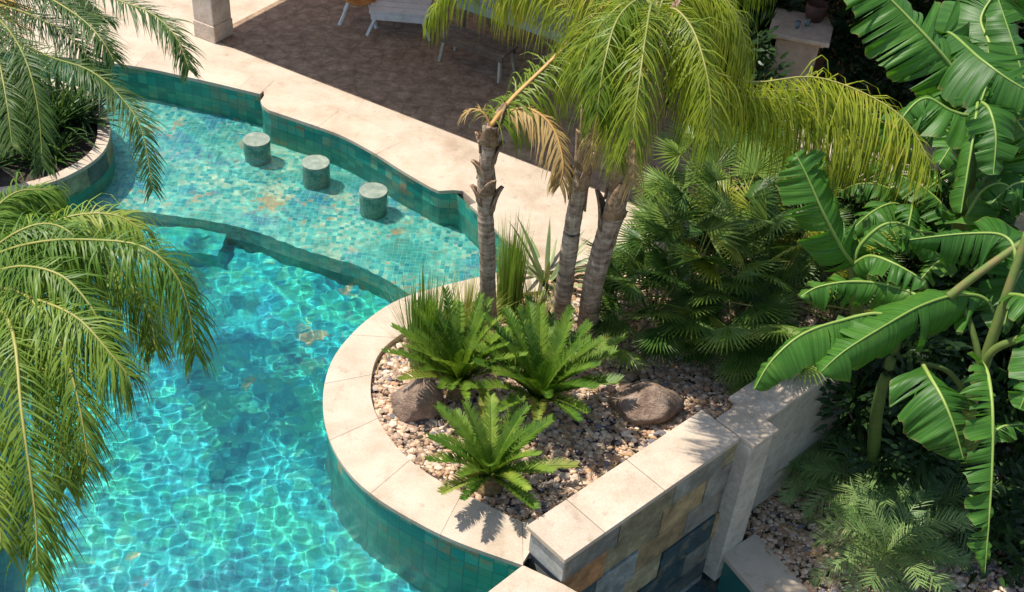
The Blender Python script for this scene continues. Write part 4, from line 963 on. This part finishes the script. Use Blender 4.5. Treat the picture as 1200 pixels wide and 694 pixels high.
for i, f in enumerate(([(1215, 180, 12.), (1190, 140, 11.8), (1165, 110, 11.8)], [(1220, 220, 12.), (1190, 215, 11.8), (1160, 240, 11.8)], [(1225, 200, 12.3), (1210, 130, 12.4), (1190, 60, 12.5), (1170, 0, 12.7)], [(1260, 200, 12.), (1320, 220, 11.8)], [(1215, 290, 11.9), (1190, 330, 11.6), (1175, 390, 11.5)])):
    bananaleaf([k5] + fpx(f), .75, bn5, 30 + i, (.5, .5), 4, .04, nrm=(-FW + UP * .5))
def banana_auto(label, c, h_, n_, L, W_, seed, lean=(0, 0)):
    r = random.Random(seed); t = thing('banana_plant', label, 'banana plant', c, GB); top = c + Vector((lean[0], lean[1], h_))
    stemtube(t, [c, c.lerp(top, .5) + Vector((.03, 0, 0)), top], [.09, .04])
    for k in range(n_):
        a = k * 2.39996 + seed; e = r.uniform(.75, 1.35); h = Vector((math.cos(a), math.sin(a), 0)); q = top - UPV * .15; p_ = [q]; l = L * r.uniform(.75, 1.15); bend = r.uniform(.2, .5)
        for j in range(5): q = q + (h * math.cos(e) + UPV * math.sin(e)) * l / 5; p_.append(q); e -= bend
        bananaleaf(p_, W_ * r.uniform(.8, 1.15), t, seed * 20 + k, (r.uniform(.2, .7), r.uniform(.2, .7)), 5, .035, petiole=.16)
banana_auto('leafy banana plant crowded behind the plaster wall and the bowing leaf', P(1072, 470, GZ), 2.3, 11, 1.45, .52, 3)
banana_auto('leafy banana plant between the frilled hanging leaf and the tall ribbed leaves', P(1165, 430, GZ), 2.7, 11, 1.55, .55, 5)
banana_auto('bushy banana plant at the back of the row by the tall ribbed leaves', P(1190, 320, -.6), 2.5, 11, 1.5, .52, 14)
banana_auto('bushy banana plant between the young upright leaf and the frond tip', P(1035, 330, -.1), 1.2, 8, 1.2, .42, 17)
banana_auto('short banana sucker growing at the foot of the frilled hanging leaf', P(1185, 560, GZ), 1.2, 6, 1.0, .4, 8)
banana_auto('leafy banana plant rising behind the drooping palm frond tip', P(1085, 300, -.1), 1.7, 10, 1.45, .5, 11)
# ------------------------------------------------------------------ small feathery palms at the bottom right
def pygmy(label, c, n_, L, seed, sc=1.):
    r = random.Random(seed); t = thing('pygmy_palm', label, 'palm', c, 'small feathery palms in the lower garden')
    mb = MB(); mb.tube([c - UPV * .03, c + UPV * .18, c + UPV * .32], [.09, .085, .05], 10); mb.build('trunk', M['bark'], t)
    for k in range(n_):
        a = k * 2.39996; e = 1.15 - 1.0 * (k + .5) / n_ + r.gauss(0, .06); h = Vector((math.cos(a), math.sin(a), 0)); q = c + UPV * .3; l = L * r.uniform(.85, 1.1); p_ = []; ee = e
        for j in range(6): p_.append(q.copy()); q = q + (h * math.cos(ee) + UPV * math.sin(ee)) * l / 5; ee -= .22
        frond(p_, 34, .26 * sc, .013, .10, M['pygmy'], M['pygmy'], t, 'frond', lift=.2, fwd=.6, base=.1, rr_=.009, seg=3, seed=seed * 40 + k, plum=.06, rn=14)
pygmy('small feathery palm growing nearest the lower coping strip', P(1030, 668, GZ), 26, .95, 1)
pygmy('small feathery palm at the foot of the plaster wall', P(1000, 590, GZ), 18, .85, 2)
pygmy('small feathery palm between the coping strip palm and the banana stems', P(1085, 618, GZ), 18, .8, 4)
pygmy('tiny feathery palm shoot against the plaster wall base', P(930, 575, GZ), 9, .5, 3, .7)
# ------------------------------------------------------------------ dark shrubs filling the shade behind
def shrub(label, c, rx, ry, rz_, n_, seed, mat='shrub', L=.16, group='dark shrubs in the shade'):
    r = random.Random(seed); t = thing('shrub', label, 'shrub', c, group); mb = MB()
    for i in range(7):
        a = r.uniform(0, 6.28); q = c + Vector((math.cos(a) * rx * .6, math.sin(a) * ry * .6, rz_ * r.uniform(.8, 1.3))); mb.tube([c, c.lerp(q, .5) + UPV * .1, q], [.03, .02, .01], 5)
    mb.build('stem', M['bark'], t); mb = MB(); cl_ = []
    for i in range(26):
        v = Vector((r.gauss(0, 1), r.gauss(0, 1), r.gauss(0, 1))).normalized() * r.random() ** .4; cl_.append(c + Vector((v.x * rx, v.y * ry, rz_ + v.z * rz_)))
    for i in range(n_):
        k = cl_[r.randrange(len(cl_))]; v = Vector((r.gauss(0, 1), r.gauss(0, 1), r.gauss(0, 1))).normalized(); p = k + v * r.random() ** .5 * .38
        leaflet(mb, p, v + UPV * .3, v.orthogonal(), L * r.uniform(.7, 1.3), L * .4, .12, 3)
    o = mb.build('foliage', M[mat], t, fix=False); o['kind'] = 'stuff'
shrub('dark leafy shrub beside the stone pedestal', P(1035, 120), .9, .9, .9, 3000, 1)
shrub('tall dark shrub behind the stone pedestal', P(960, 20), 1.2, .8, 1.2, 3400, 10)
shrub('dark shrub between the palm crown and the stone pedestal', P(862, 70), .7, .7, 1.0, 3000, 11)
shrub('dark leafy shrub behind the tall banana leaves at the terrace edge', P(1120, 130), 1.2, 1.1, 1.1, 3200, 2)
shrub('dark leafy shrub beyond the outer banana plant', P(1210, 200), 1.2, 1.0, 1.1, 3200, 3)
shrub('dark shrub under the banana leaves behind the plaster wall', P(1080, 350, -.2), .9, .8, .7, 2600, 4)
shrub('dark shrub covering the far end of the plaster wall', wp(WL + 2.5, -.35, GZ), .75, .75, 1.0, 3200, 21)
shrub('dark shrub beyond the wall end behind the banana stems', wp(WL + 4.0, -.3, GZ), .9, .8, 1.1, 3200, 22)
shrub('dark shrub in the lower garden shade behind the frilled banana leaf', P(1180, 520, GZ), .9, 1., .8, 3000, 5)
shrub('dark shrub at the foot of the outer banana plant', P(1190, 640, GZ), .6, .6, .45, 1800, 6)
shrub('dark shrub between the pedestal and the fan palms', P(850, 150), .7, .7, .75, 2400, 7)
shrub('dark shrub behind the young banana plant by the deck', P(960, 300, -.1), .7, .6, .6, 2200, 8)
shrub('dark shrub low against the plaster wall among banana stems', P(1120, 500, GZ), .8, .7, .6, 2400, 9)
# dry leaflets fallen on the gravel
r = random.Random(77); mb = MB()
for i in range(420):
    lowg = i % 3 == 0
    while True:
        x, y = (r.uniform(2.8, 6), r.uniform(7.4, 10.4)) if lowg else (r.uniform(-1.5, 4), r.uniform(7.3, 11))
        if inside(x, y, gd2 if lowg else bed2): break
    a = r.uniform(0, 6.28); d = Vector((math.cos(a), math.sin(a), r.uniform(-.05, .15)))
    leaflet(mb, Vector((x, y, (GZ if lowg else -.09) + r.uniform(.035, .06))), d, Vector((-d.y, d.x, r.uniform(-.3, .3))), r.uniform(.08, .3), r.uniform(.008, .02), .06, 3)
o = mb.build('leaf_litter', M['frond_dry'], fix=False); tag(o, 'dry fallen palm leaflets scattered over the pebble beds', 'leaf litter', kind='stuff')
